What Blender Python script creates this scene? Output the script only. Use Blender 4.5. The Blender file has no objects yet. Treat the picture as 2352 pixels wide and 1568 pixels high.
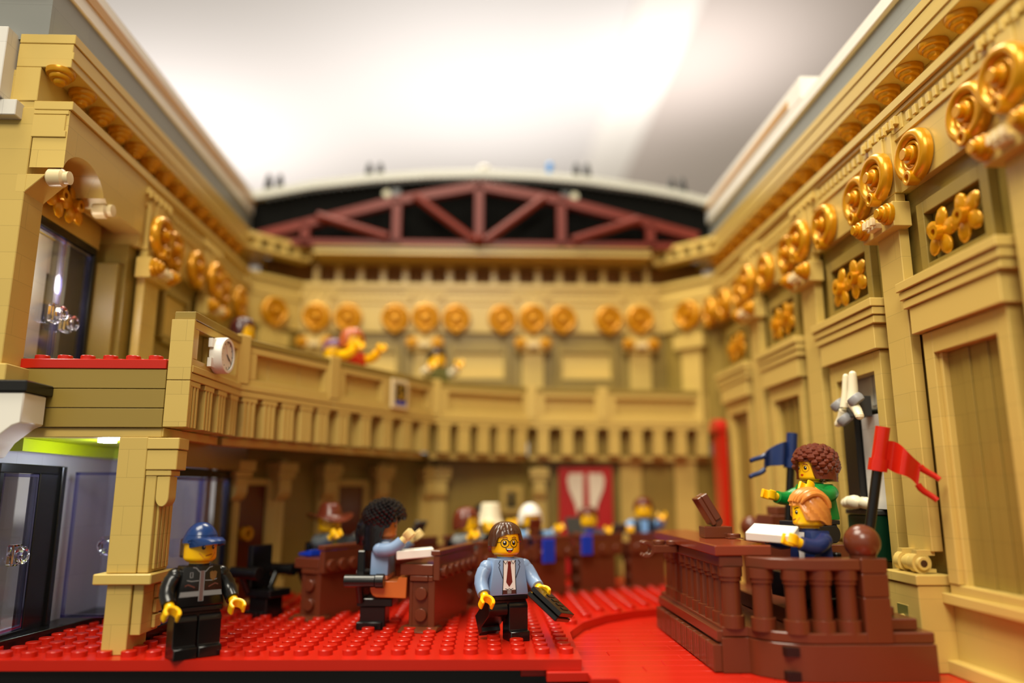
import bpy, bmesh, math, random
from mathutils import Matrix, Vector
random.seed(7)
SC = bpy.context.scene
COL = SC.collection
S = 0.01                      # one millimetre of the model = 0.01 units
PI = math.pi
R = math.radians

# ------------------------------------------------------------------ camera, world, lights, exposure
cam_d = bpy.data.cameras.new('camera')
cam = bpy.data.objects.new('camera', cam_d); COL.objects.link(cam)
cam_d.sensor_width = 36.0
cam_d.lens = 1728.0 / 2352.0 * 36.0
cam_d.clip_start = 0.05; cam_d.clip_end = 500
cam.location = (0, 0, 53 * S)
cam.rotation_euler = (R(90 + 11.25), 0, R(-2.03))
cam_d.dof.use_dof = True
cam_d.dof.focus_distance = 268 * S
cam_d.dof.aperture_fstop = (cam_d.lens * 1e-3) / (7.4 * S)
cam_d.dof.aperture_blades = 0
SC.camera = cam
SC.view_settings.view_transform = 'Standard'
SC.view_settings.look = 'None'
SC.view_settings.gamma = 1.0
SC.view_settings.exposure = 0.0
SC.view_settings.use_curve_mapping = False
SC.cycles.use_denoising = True
SC.cycles.max_bounces = 8
SC.cycles.transparent_max_bounces = 12

W = bpy.data.worlds.new('world'); SC.world = W; W.use_nodes = True
W.node_tree.nodes['Background'].inputs[0].default_value = (1.0, 0.94, 0.78, 1)
W.node_tree.nodes['Background'].inputs[1].default_value = 0.5

def area(name, loc, target, size, power, color, sy=None):
    d = bpy.data.lights.new(name, 'AREA'); d.energy = power; d.color = color
    d.shape = 'RECTANGLE'; d.size = size * S; d.size_y = (sy or size) * S
    o = bpy.data.objects.new(name, d); COL.objects.link(o)
    o.location = Vector(loc) * S
    v = (Vector(target) - Vector(loc))
    o.rotation_euler = v.to_track_quat('-Z', 'Y').to_euler()
    return o
area('hall_lamp_overhead', (-330, 150, 1100), (30, 340, 20), 560, 1660, (1.0, 0.93, 0.755))
area('hall_lamp_behind', (60, 900, 1250), (0, 330, 60), 420, 850, (1.0, 0.92, 0.74))
area('hall_lamp_front', (-70, -340, 600), (20, 430, 40), 300, 470, (1.0, 0.93, 0.77))
def spot_up(name, loc, power, color, deg=120, size=300, to=None):
    d = bpy.data.lights.new(name, 'SPOT'); d.energy = power; d.color = color
    d.spot_size = R(deg); d.spot_blend = 1.0; d.shadow_soft_size = size * S
    o = bpy.data.objects.new(name, d); COL.objects.link(o)
    o.location = Vector(loc) * S
    o.rotation_euler = (R(180), 0, 0)
    return o
spot_up('ceiling_fill_spot', (0, 4300, 900), 13000, (1.0, 0.985, 0.98), 130)  # unseen added spots, they make the bright patches on the ceiling
spot_up('ceiling_fill_spot', (1250, 3900, 1500), 5000, (1.0, 0.98, 0.98), 110)
spot_up('ceiling_fill_spot', (-2200, 5000, 900), 16000, (1.0, 0.97, 0.96), 130)

# ------------------------------------------------------------------ materials
def lin(c):
    f = lambda v: v / 12.92 if v <= 0.04045 else ((v + 0.055) / 1.055) ** 2.4
    return tuple(f(x / 255.0) for x in c) + (1.0,)
MATS = {}
def plastic(name, rgb, rough=0.3, seam=None, metallic=0.0, coat=0.0, trans=0.0, ior=1.5, alpha=1.0):
    m = bpy.data.materials.new(name); m.use_nodes = True
    nt = m.node_tree; b = nt.nodes['Principled BSDF']
    c = lin(rgb)
    b.inputs['Base Color'].default_value = c
    b.inputs['Roughness'].default_value = rough
    b.inputs['Metallic'].default_value = metallic
    b.inputs['IOR'].default_value = ior
    if coat: b.inputs['Coat Weight'].default_value = coat
    if trans: b.inputs['Transmission Weight'].default_value = trans
    if seam:
        bw, rh = seam
        g = nt.nodes.new('ShaderNodeNewGeometry')
        sep = nt.nodes.new('ShaderNodeSeparateXYZ'); nt.links.new(g.outputs['Position'], sep.inputs[0])
        add = nt.nodes.new('ShaderNodeMath'); add.operation = 'ADD'
        nt.links.new(sep.outputs['X'], add.inputs[0]); nt.links.new(sep.outputs['Y'], add.inputs[1])
        cmb = nt.nodes.new('ShaderNodeCombineXYZ')
        nt.links.new(add.outputs[0], cmb.inputs['X']); nt.links.new(sep.outputs['Z'], cmb.inputs['Y'])
        br = nt.nodes.new('ShaderNodeTexBrick')
        nt.links.new(cmb.outputs[0], br.inputs['Vector'])
        br.inputs['Color1'].default_value = c
        br.inputs['Color2'].default_value = tuple(x * 0.94 for x in c[:3]) + (1,)
        br.inputs['Mortar'].default_value = tuple(x * 0.68 for x in c[:3]) + (1,)
        br.inputs['Scale'].default_value = 1.0
        br.inputs['Brick Width'].default_value = bw * S
        br.inputs['Row Height'].default_value = rh * S
        br.inputs['Mortar Size'].default_value = 0.08 * S
        br.inputs['Mortar Smooth'].default_value = 0.3
        nt.links.new(br.outputs['Color'], b.inputs['Base Color'])
    MATS[name] = m
    return m
def emit(name, rgb, strength):
    m = bpy.data.materials.new(name); m.use_nodes = True
    b = m.node_tree.nodes['Principled BSDF']
    b.inputs['Base Color'].default_value = lin(rgb)
    b.inputs['Emission Color'].default_value = lin(rgb)
    b.inputs['Emission Strength'].default_value = strength
    MATS[name] = m
    return m
def clear(name, rgb, rough, mix):
    m = bpy.data.materials.new(name); m.use_nodes = True
    nt = m.node_tree; nt.nodes.clear()
    out = nt.nodes.new('ShaderNodeOutputMaterial')
    t = nt.nodes.new('ShaderNodeBsdfTransparent'); t.inputs[0].default_value = lin(rgb)
    g = nt.nodes.new('ShaderNodeBsdfGlossy'); g.inputs['Roughness'].default_value = rough
    g.inputs['Color'].default_value = lin((235, 235, 255))
    fr = nt.nodes.new('ShaderNodeLayerWeight'); fr.inputs[0].default_value = mix
    mx = nt.nodes.new('ShaderNodeMixShader')
    nt.links.new(fr.outputs['Facing'], mx.inputs[0]); nt.links.new(t.outputs[0], mx.inputs[1]); nt.links.new(g.outputs[0], mx.inputs[2])
    nt.links.new(mx.outputs[0], out.inputs[0])
    MATS[name] = m
    return m

TAN = plastic('tan_plastic', (209, 179, 98), 0.3)
TANB = plastic('tan_bricks', (206, 176, 95), 0.32, seam=(32, 9.6))
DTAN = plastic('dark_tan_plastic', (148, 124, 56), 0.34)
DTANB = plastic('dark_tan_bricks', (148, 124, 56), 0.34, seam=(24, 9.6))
CREAM = plastic('cream_plastic', (232, 212, 165), 0.3)
GOLD = plastic('pearl_gold_plastic', (210, 146, 10), 0.27, metallic=0.35)
RED = plastic('red_plastic', (190, 31, 13), 0.25)
BROWN = plastic('reddish_brown_plastic', (100, 48, 27), 0.24)
DBROWN = plastic('dark_brown_plastic', (66, 38, 24), 0.22)
TRUSS = plastic('truss_brown_plastic', (112, 36, 20), 0.4); TRUSS.node_tree.nodes['Principled BSDF'].inputs['Specular IOR Level'].default_value = 0.3
BLACK = plastic('black_plastic', (17, 16, 16), 0.25)
DGREY = plastic('dark_grey_plastic', (58, 58, 56), 0.35)
GREY = plastic('grey_bricks', (140, 141, 136), 0.4, seam=(48, 19.2))
LGREY = plastic('light_grey_plastic', (190, 190, 180), 0.4)
WHITE = plastic('white_plastic', (240, 236, 226), 0.32)
WHITEB = plastic('white_bricks', (222, 218, 210), 0.35, seam=(16, 19.2))
YEL = plastic('yellow_plastic', (252, 192, 4), 0.3)
ORANGE_SKIN = plastic('warm_brown_plastic', (196, 104, 40), 0.3)
SBLUE = plastic('sand_blue_plastic', (128, 152, 188), 0.32)
LBLUE = plastic('light_blue_plastic', (130, 176, 226), 0.32)
NAVY = plastic('navy_plastic', (26, 44, 92), 0.28)
CAPB = plastic('cap_blue_plastic', (20, 50, 102), 0.22)
BLUE = plastic('bright_blue_plastic', (18, 58, 190), 0.28)
GREEN = plastic('green_plastic', (12, 128, 52), 0.3)
DGREEN = plastic('dark_green_plastic', (16, 58, 36), 0.3)
LIME = plastic('lime_plastic', (176, 190, 16), 0.3)
OLIVE = plastic('olive_plastic', (106, 104, 52), 0.35)
HAIRB = plastic('hair_dark_brown', (74, 44, 28), 0.24)
HAIRR = plastic('hair_reddish_brown', (104, 44, 26), 0.26)
HAIRO = plastic('hair_orange_brown', (176, 88, 44), 0.28)
HAIRG = plastic('hair_golden', (212, 136, 58), 0.27)
HAIRK = plastic('hair_black', (20, 18, 20), 0.22)
CREAMW = plastic('cream_white_plastic', (238, 228, 196), 0.35)
TIE = plastic('dark_red_print', (110, 30, 24), 0.4)
INK = plastic('black_print', (14, 14, 18), 0.4)
WINK = plastic('white_print', (238, 234, 230), 0.4)
GINK = plastic('grey_print', (134, 136, 138), 0.4)
RINK = plastic('brown_red_print', (150, 70, 30), 0.4)
LIPS = plastic('red_print', (190, 24, 20), 0.4)
GLASS = clear('clear_glass', (245, 245, 252), 0.05, 0.08)
ICE = plastic('clear_plastic', (236, 236, 255), 0.03, trans=1.0, ior=1.55)
CEILM = plastic('ceiling_white', (220, 213, 210), 0.7)
CEILM2 = plastic('ceiling_beige', (200, 186, 178), 0.7)
SEAMM = plastic('ceiling_joint', (236, 228, 220), 0.7)
LOBBYW = plastic('lobby_grey_bricks', (176, 172, 182), 0.4, seam=(16, 19.2))
LED = emit('led_white', (236, 255, 240), 30)

# ------------------------------------------------------------------ mesh helper (everything in mm)
RJ = random.Random(11)
class MB:
    def __init__(self, T=None):
        self.bm = bmesh.new(); self.T = T or Matrix.Identity(4); self.m = 0
    def v(self, p): return self.bm.verts.new(self.T @ Vector(p))
    def face(self, vs):
        try:
            f = self.bm.faces.new(vs); f.material_index = self.m; return f
        except ValueError: return None
    def hexa(self, P):
        v = [self.v(p) for p in P]
        for q in ((0, 3, 2, 1), (4, 5, 6, 7), (0, 1, 5, 4), (1, 2, 6, 5), (2, 3, 7, 6), (3, 0, 4, 7)):
            self.face([v[i] for i in q])
        return self
    def box(self, x0, x1, y0, y1, z0, z1, m=None):
        if m is not None: self.m = m
        j = [0.004 + 0.03 * RJ.random() for _ in range(6)]
        if x1 < x0: x0, x1 = x1, x0
        if y1 < y0: y0, y1 = y1, y0
        x0 += j[0]; x1 -= j[1]; y0 += j[2]; y1 -= j[3]; z0 += j[4]; z1 -= j[5]
        return self.hexa([(x0, y0, z0), (x1, y0, z0), (x1, y1, z0), (x0, y1, z0), (x0, y0, z1), (x1, y0, z1), (x1, y1, z1), (x0, y1, z1)])
    def bar(self, a, b, w, h, up=(0, 0, 1)):
        a = Vector(a); b = Vector(b); d = (b - a).normalized(); up = Vector(up)
        s = d.cross(up)
        if s.length < 1e-4: s = d.cross(Vector((1, 0, 0)))
        s.normalize(); u = s.cross(d)
        P = []
        for q in (a, b):
            for i, j in ((-1, -1), (1, -1), (1, 1), (-1, 1)):
                P.append(q + s * (i * w / 2) + u * (j * h / 2))
        return self.hexa(P)
    def prism(self, poly, f, d0, d1, m=None):
        """poly 2-D, f(u, v, d) -> 3-D"""
        if m is not None: self.m = m
        A = [self.v(f(u, v, d0)) for u, v in poly]; B = [self.v(f(u, v, d1)) for u, v in poly]
        n = len(poly)
        self.face(A[::-1]); self.face(B)
        for i in range(n): self.face([A[i], A[(i + 1) % n], B[(i + 1) % n], B[i]])
        return self
    def xz(self, poly, y0, y1, m=None): return self.prism(poly, lambda u, v, d: (u, d, v), y0, y1, m)
    def yz(self, poly, x0, x1, m=None): return self.prism(poly, lambda u, v, d: (d, u, v), x0, x1, m)
    def xy(self, poly, z0, z1, m=None): return self.prism(poly, lambda u, v, d: (u, v, d), z0, z1, m)
    def frame(self, axis):
        a = Vector(axis).normalized()
        s = a.cross(Vector((0, 0, 1)))
        if s.length < 1e-3: s = Vector((1, 0, 0))
        s.normalize(); return a, s, a.cross(s)
    def lathe(self, prof, o=(0, 0, 0), axis=(0, 0, 1), n=20, m=None, arc=None, sx=1.0):
        if m is not None: self.m = m
        a, s, t = self.frame(axis); o = Vector(o)
        rings = []
        for r, h in prof:
            if r < 1e-5: rings.append([self.v(o + a * h)])
            else: rings.append([self.v(o + a * h + (s * math.cos(2 * PI * i / n) * sx + t * math.sin(2 * PI * i / n)) * r) for i in range(n)])
        for A, B in zip(rings, rings[1:]):
            if len(A) == 1 and len(B) == 1: continue
            for i in range(n):
                j = (i + 1) % n
                if len(A) == 1: self.face([A[0], B[j], B[i]])
                elif len(B) == 1: self.face([A[i], A[j], B[0]])
                else: self.face([A[i], A[j], B[j], B[i]])
        if len(rings[0]) > 1: self.face(rings[0][::-1])
        if len(rings[-1]) > 1: self.face(rings[-1])
        return self
    def cyl(self, a, b, r, r2=None, n=18, m=None):
        a = Vector(a); b = Vector(b)
        return self.lathe([(r, 0), (r if r2 is None else r2, (b - a).length)], a, b - a, n, m)
    def pipe(self, a, b, ro, ri, n=18, m=None):
        a = Vector(a); b = Vector(b); L = (b - a).length
        if m is not None: self.m = m
        ax, s, t = self.frame(b - a)
        Q = []
        for r, h in ((ro, 0), (ro, L), (ri, L), (ri, 0)):
            Q.append([self.v(a + ax * h + (s * math.cos(2 * PI * i / n) + t * math.sin(2 * PI * i / n)) * r) for i in range(n)])
        for k in range(4):
            A, B = Q[k], Q[(k + 1) % 4]
            for i in range(n):
                j = (i + 1) % n; self.face([A[i], A[j], B[j], B[i]])
        return self
    def sphere(self, c, r, n=14, sc=(1, 1, 1), m=None):
        if m is not None: self.m = m
        c = Vector(c); k = n // 2; rings = []
        for i in range(k + 1):
            th = PI * i / k; z = math.cos(th) * r * sc[2]; q = math.sin(th) * r
            if q < 1e-6: rings.append([self.v(c + Vector((0, 0, z)))])
            else: rings.append([self.v(c + Vector((q * sc[0] * math.cos(2 * PI * j / n), q * sc[1] * math.sin(2 * PI * j / n), z))) for j in range(n)])
        for A, B in zip(rings, rings[1:]):
            for i in range(n):
                j = (i + 1) % n
                if len(A) == 1: self.face([A[0], B[i], B[j]])
                elif len(B) == 1: self.face([A[i], B[0], A[j]])
                else: self.face([A[i], B[i], B[j], A[j]])
        return self
    def tube(self, path, rad, n=14, m=None, cap=True):
        if m is not None: self.m = m
        P = [Vector(p) for p in path]
        if not hasattr(rad, '__len__'): rad = [rad] * len(P)
        rings = []; ref = None
        for i, p in enumerate(P):
            d = (P[min(i + 1, len(P) - 1)] - P[max(i - 1, 0)]).normalized()
            if ref is None:
                ref = d.cross(Vector((0.3, 0.2, 1)))
                if ref.length < 1e-3: ref = Vector((1, 0, 0))
            s = (ref - d * ref.dot(d)).normalized(); ref = s; t = d.cross(s)
            rings.append([self.v(p + (s * math.cos(2 * PI * k / n) + t * math.sin(2 * PI * k / n)) * rad[i]) for k in range(n)])
        for A, B in zip(rings, rings[1:]):
            for i in range(n):
                j = (i + 1) % n; self.face([A[i], A[j], B[j], B[i]])
        if cap: self.face(rings[0][::-1]); self.face(rings[-1])
        return self
    def grid(self, rows, close=False):
        for A, B in zip(rows, rows[1:]):
            n = len(A)
            for i in range(n if close else n - 1):
                j = (i + 1) % n; self.face([A[i], A[j], B[j], B[i]])
    def mesh(self, name, mats, bevel=0.0, ang=34):
        bm = self.bm
        bmesh.ops.recalc_face_normals(bm, faces=bm.faces)
        bm.normal_update()
        if bevel:
            ed = [e for e in bm.edges if len(e.link_faces) == 2 and e.calc_face_angle(0) > R(50)]
            if ed: bmesh.ops.bevel(bm, geom=ed, offset=bevel, segments=1, profile=0.5, affect='EDGES', clamp_overlap=True)
            bm.normal_update()
        for f in bm.faces: f.smooth = True
        for e in bm.edges:
            e.smooth = not (len(e.link_faces) == 2 and e.calc_face_angle(0) > R(ang))
        bmesh.ops.scale(bm, vec=(S, S, S), verts=bm.verts)
        me = bpy.data.meshes.new(name); bm.to_mesh(me); bm.free()
        for q in (mats if isinstance(mats, (list, tuple)) else [mats]): me.materials.append(q)
        return me

def link(o, parent=None):
    COL.objects.link(o)
    if parent is not None: o.parent = parent
    return o
def tag(o, label=None, cat=None, group=None, kind=None):
    if label: o['label'] = label
    if cat: o['category'] = cat
    if group: o['group'] = group
    if kind: o['kind'] = kind
    return o
def part(name, me, parent, label=None):
    o = link(bpy.data.objects.new(name, me), parent)
    if label: o['label'] = label
    return o
def solo(name, mb, mats, label=None, cat=None, group=None, kind=None, bevel=0.0, loc=None, rz=0):
    o = link(bpy.data.objects.new(name, mb.mesh(name, mats, bevel)))
    if loc: o.location = Vector(loc) * S
    o.rotation_euler = (0, 0, rz)
    return tag(o, label, cat, group, kind)
def struct(name, mb, mats, label=None, bevel=0.0, cat=None):
    return solo(name, mb, mats, label, cat, None, 'structure', bevel)
def empty(name, loc, rz, label, cat, group=None, rot=None):
    o = link(bpy.data.objects.new(name, None))
    o.empty_display_size = 0.05
    o.location = Vector(loc) * S
    o.rotation_euler = rot or (0, 0, rz)
    return tag(o, label, cat, group)
ORD = 'first second third fourth fifth sixth seventh eighth ninth tenth eleventh twelfth thirteenth fourteenth fifteenth sixteenth seventeenth eighteenth nineteenth twentieth twenty-first twenty-second'.split()
FX = Matrix.Rotation(-PI / 2, 4, 'Z')   # things modelled facing -Y turned to face -X (right wall)

# ------------------------------------------------------------------ floor and base
def curve_edge():
    return [(31.5, 256), (32.5, 292), (33, 304), (41, 326), (53, 343), (68, 356), (84, 363), (104, 367), (128, 369), (152, 369)]
b = MB()
poly = [(-188, 262)] + curve_edge() + [(152, 500), (-188, 500)]
b.xy(poly, -3.2, 0, 0)
def inside(x, y):
    # keep studs off the rim of the raised plate
    pts = poly; c = False; n = len(pts)
    for i in range(n):
        (x1, y1), (x2, y2) = pts[i], pts[(i + 1) % n]
        if (y1 > y) != (y2 > y) and x < (x2 - x1) * (y - y1) / (y2 - y1) + x1: c = not c
    return c
nst = 0
for i in range(-24, 19):
    for j in range(0, 22):
        x = 27.6 + 8 * i; y = 266.5 + 8 * j
        if not all(inside(x + dx, y + dy) for dx, dy in ((3.4, 0), (-3.4, 0), (0, 3.4), (0, -3.4), (2.6, -2.6))): continue
        b.lathe([(2.45, 0), (2.45, 1.55), (2.28, 1.75)], (x, y, 0), n=16)
struct('floor', b, [RED], 'red studded floor plate of the model chamber')
b = MB()
rows = list(range(134, 372, 8))
for k, y0 in enumerate(rows):
    x = 32.2 if k % 2 else 24.2
    if y0 < 250: x = 41 if k % 2 else 33
    x = (20 if k % 2 else 12) if y0 >= 254 else (33 if y0 >= 246 else 41)
    while x < 156:
        L = 48 if k % 3 else 32
        x1 = min(x + L, 158)
        b.box(x + 0.03, x1 - 0.03, y0 + 0.03, y0 + 7.97, -6.4, -3.3)
        x = x1
struct('floor', b, [RED], 'smooth red tiled floor running past the brown rostrum', bevel=0.26)
b = MB()
b.box(-190, 30.5, 263.5, 500, -40, -3.3)
b.box(44, 200, 136, 500, -40, -6.6); b.box(26, 44, 250, 500, -40, -6.6)
struct('baseboard_front', b, [BLACK], 'black base the red floor lies on')
b = MB()
b.box(-1800, 1800, -900, 2600, -46, -41)
struct('floor', b, [plastic('table_black', (30, 26, 24), 0.5)], 'dark table top under the model')

# ------------------------------------------------------------------ generic pieces of the wall order (local: x along, front faces -y, plane y=0)
def P_wall(rz, origin): return Matrix.Translation(Vector(origin)) @ Matrix.Rotation(rz, 4, 'Z')

# gold scroll medallion, centre at origin, front -y
def medallion_meshes():
    b = MB()
    prof = []
    for k in range(13):
        a = PI * k / 12
        prof.append((7.5 + 2.0 * math.cos(a) , 0.7 + 2.6 * math.sin(a)))
    prof = [(9.5, -0.4)] + prof + [(5.4, 0.7)] + [(4.7 + 0.75 * math.cos(PI * k / 8), 0.9 + 1.2 * math.sin(PI * k / 8)) for k in range(9)] + [(3.9, 0.3), (0, 0.3)]
    b.lathe(prof, (0, 0, 0), (0, -1, 0), n=30)
    ring = b.mesh('ring', [GOLD])
    b = MB(); b.lathe([(3.3, 0), (3.3, 2.2), (3.0, 2.6), (2.1, 2.6), (2.1, 4.2), (1.8, 4.5), (0, 4.5)], (0, -0.4, 0.4), (0, -1, 0), n=20)
    boss = b.mesh('boss', [GOLD])
    b = MB()
    b.pipe((0, -0.4, -8.2), (0, -4.4, -8.2), 2.5, 1.2, 16)
    b.lathe([(2.4, 0), (2.4, 0.4)], (0, -0.6, -8.2), (0, -1, 0), 16)
    lug = b.mesh('lug', [GOLD], 0.2)
    return ring, boss, lug
MED = medallion_meshes()
def medallion(loc, rz, label, group):
    e = empty('medallion', loc, rz, label, 'medallion', group)
    for n, me in zip(('ring', 'boss', 'lug'), MED): part(n, me, e)
    return e

def rosette_mesh():
    b = MB()
    b.lathe([(0, -5.4), (1.6, -5.4), (2.1, -4.8), (2.2, -3.8), (3.3, -3.6), (3.7, -2.9), (3.7, -2.2), (4.6, -1.9), (4.9, -1.2), (4.9, -0.02)], n=24)
    return b.mesh('soffit_rosette', [GOLD])
ROS = rosette_mesh()
def soffit_rosette(loc, label, group):
    o = link(bpy.data.objects.new('soffit_rosette', ROS)); o.location = Vector(loc) * S
    return tag(o, label, 'rosette', group)

def round_boss():
    b = MB()
    b.lathe([(3.9, 0), (3.9, 1.4), (3.6, 1.8), (3.0, 1.8), (3.0, 3.0), (2.6, 3.4), (1.9, 3.4), (1.9, 4.6), (1.6, 4.9), (0, 4.9)], (0, 0, 0), (0, -1, 0), n=20)
    return b.mesh('rosette', [GOLD])
BOSS = round_boss()
def flower_mesh():
    b = MB()
    for k in range(5):
        a = PI / 2 + 2 * PI * k / 5
        c = Vector((math.cos(a) * 4.6, -0.9, math.sin(a) * 4.6))
        T = Matrix.Translation(c) @ Matrix.Rotation(-a, 4, 'Y')
        b2 = b.T; b.T = T
        b.sphere((0, 0, 0), 1.0, 12, (4.0, 1.2, 3.0))
        b.T = b2
    b.lathe([(2.3, 0), (2.3, 0.6)], (0, -1.0, 0), (0, -1, 0), 16)
    b.pipe((0, -1.2, 0), (0, -3.9, 0), 2.45, 1.15, 16)
    return b.mesh('flower', [GOLD])
FLOWER = flower_mesh()

def clip_mesh():
    b = MB()
    b.box(-3.0, 3.0, -2.6, 0.5, -2.2, 0.0)
    for x in (-2.6, 0, 2.6): b.box(x - 0.75, x + 0.75, -4.0, -2.2, -1.2, 1.8)
    return b.mesh('clip', [CREAM], 0.2)
CLIP = clip_mesh()
def pilaster_meshes(z0, pedestal):
    out = {}
    b = MB(); b.box(-7.2, 7.2, 0, 3.8, z0, 158)
    out['shaft'] = b.mesh('shaft', [TANB], 0.25)
    b = MB(); b.box(-11, 11, -3.6, 3, 144.4, 153.6); b.box(-8, 8, 0, 3.8, 158, 181); b.box(-3.4, 3.4, -0.8, 0.2, 158, 181)
    out['capital'] = b.mesh('capital', [TAN], 0.25)
    if pedestal:
        b = MB()
        b.box(-10, 10, -7.6, 3.6, -3.2, 23.2)
        b.box(-10.6, 10.6, -8.2, 3.6, 23.4, 26.6)
        out['pedestal'] = b.mesh('pedestal', [TANB], 0.25)
        b = MB(); b.pipe((0, -7.4, 10.8), (0, -9.4, 10.8), 2.5, 1.5, 16); b.box(-3.4, 3.4, -7.85, -7.6, 6.6, 16.4, 1)  # olive patch paints the shade of the socket hole
        out['socket'] = b.mesh('socket', [TAN, OLIVE], 0.08)
        b = MB()
        b.lathe([(2.0, -7.4), (2.2, -7), (2.2, -2.0), (2.7, -1.4), (2.7, 1.4), (2.2, 2), (2.2, 6.8), (2.0, 7.2)], (0, -3.2, 29.8), (1, 0, 0), 16)
        for x in (-4.4, 4.4):
            b.pipe((x - 1.5, -3.2, 29.8), (x + 1.5, -3.2, 29.8), 3.3, 2.3, 16)
            b.box(x - 1.5, x + 1.5, -4.6, 1.5, 32.2, 34.0); b.box(x - 1.5, x + 1.5, -4.6, 1.5, 26.8, 28)
        b.lathe([(0, 0), (1.2, 0), (1.2, 0.1)], (7.15, -3.2, 29.8), (1, 0, 0), 12, 1)
        out['clip_bar'] = b.mesh('clip_bar', [TAN, DBROWN])
    return out
PIL_R = pilaster_meshes(33.5, True)
PIL_U = pilaster_meshes(97, False)
def pilaster(M, loc, rz, label, group):
    e = empty('pilaster', loc, rz, label, 'pilaster', group)
    for n in ('shaft', 'pedestal', 'clip_bar'):
        if n in M: part(n, M[n], e)
    if 'pedestal' in M: part('socket', M['socket'], e)
    c = part('capital', M['capital'], e)
    for x in (-8.6, 8.6):
        r = part('rosette', BOSS, c, 'round gold rosette'); r.location = Vector((x, -3.6, 149.4)) * S
    k = part('clip', CLIP, c); k.location = Vector((0, -3.6, 148.4)) * S
    return e

# door surround: hooded moulding and frame around a flat panel
def surround_meshes():
    out = {}
    b = MB()
    for x0, x1, z0, z1 in ((-21, -15.6, 24.4, 105), (15.6, 21, 24.4, 105), (-15.7, 15.7, 97.6, 105)):
        b.box(x0, x1, 0.8, 5.4, z0, z1)
    b.box(-15.6, -13.9, 2.4, 5.4, 21, 97.7); b.box(13.9, 15.6, 2.4, 5.4, 21, 97.7)
    b.box(-21, 21, 1.2, 5.4, 21, 24.3)
    out['frame'] = b.mesh('frame', [TANB], 0.22)
    b = MB()
    b.box(-22.8, 22.8, -1.6, 5.4, 105.2, 114.4)
    b.box(-25.0, 25.0, -2.4, 5.4, 114.5, 117.4)
    b.box(-25.8, 25.8, -3.0, 5.4, 117.6, 120.4)
    b.box(-26.3, 26.3, -3.8, 5.4, 120.6, 123.8)
    out['hood'] = b.mesh('hood', [TAN], 0.22)
    b = MB()
    b.box(-13.8, 13.8, 4.4, 5.4, 24.4, 97.6)
    for x in (-4.6, 4.4): b.box(x - 2, x + 2, 4.0, 4.4, 24.4, 97.6)
    out['panel'] = b.mesh('panel', [DTANB], 0.1)
    return out
SUR = surround_meshes()
def surround(loc, rz, label, group, panel=True):
    e = empty('door_surround', loc, rz, label, 'door surround', group)
    part('frame', SUR['frame'], e); part('hood', SUR['hood'], e)
    if panel: part('panel', SUR['panel'], e, 'dark tan door panel')
    return e

def flowerbox_meshes():
    b = MB()
    b.box(-18.6, -14.6, 2.0, 5.2, 124, 150); b.box(14.6, 18.6, 2.0, 5.2, 124, 150)
    b.box(-14.6, 14.6, 2.0, 5.2, 145.4, 150); b.box(-14.6, 14.6, 2.0, 5.2, 124, 128.2)
    return b.mesh('frame', [DTANB], 0.2)
FBOX = flowerbox_meshes()
def flower_panel(loc, rz, label, group):
    e = empty('flower_panel', loc, rz, label, 'ornament', group)
    part('frame', FBOX, e, 'dark tan recessed frame')
    for x, q in ((-6.4, 0.2), (6.6, -0.35)):
        f = part('flower', FLOWER, e, 'gold five petal flower')
        f.location = Vector((x, 3.2, 136.4 + (0.6 if x > 0 else -0.4))) * S; f.rotation_euler = (0, q, 0)
    return e

# running mouldings of one wall, as one setting piece each
def run_mouldings(name, rz, origin, L0, L1, cents, side, deep=False):
    """ledge, dentil band, cornice and parapet for s in L0..L1"""
    T = P_wall(rz, origin)
    b = MB(T)
    b.box(L0, L1, 0, 14, 188.2, 191.6)
    b.box(L0, L1, 1.2, 14, 186.4, 188.1)
    b.box(L0 + 4, L1, 5.6, 14, 177.8, 186.3, 1); b.m = 0  # dark tan here stands in for shade in the dentil slot
    b.box(L0, L0 + 4, 2.0, 14, 177.8, 186.3)
    b.box(L0, L1, 1.4, 14, 177.6, 180.2)
    s = L0 + 2
    while s < L1 - 2:
        near = min(abs(s - c) for c in cents) if cents else 99
        if near > 15:
            b.box(s - 1.05, s + 1.05, 1.0, 3.8, 181, 184.6)
        s += 4.0
    for c in cents:
        if not L0 < c < L1: continue
        b.box(c - 14, c + 14, 1.4, 3.8, 180.3, 186.3)
        for k in range(-2, 3):
            x = c + k * 5.2
            b.box(x - 1.8, x + 1.8, -0.4, 1.5, 182.4, 185.6); b.box(x - 0.8, x + 0.8, -1.2, 0.2, 181, 184.4)
    struct('trim_1', b, [TAN, DTAN], 'tan dentil ledge along the %s wall' % side, 0.2)
    b = MB(T)
    if deep: b.box(L0, L1, 2.4, 22, 211.5, 214.4)
    else:
        b.box(L0, L1, 2.4, 22, 205, 214.4); b.box(L0, L1, 1.9, 22, 208.2, 211.2)
    b.box(L0, L1, 2.0, 22, 214.6, 218.4)
    if not deep: b.box(L0, L1, 13.0, 22, 191.6, 205)
    struct('trim_2', b, [TAN], 'tan upper cornice along the %s wall' % side, 0.2)

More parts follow.
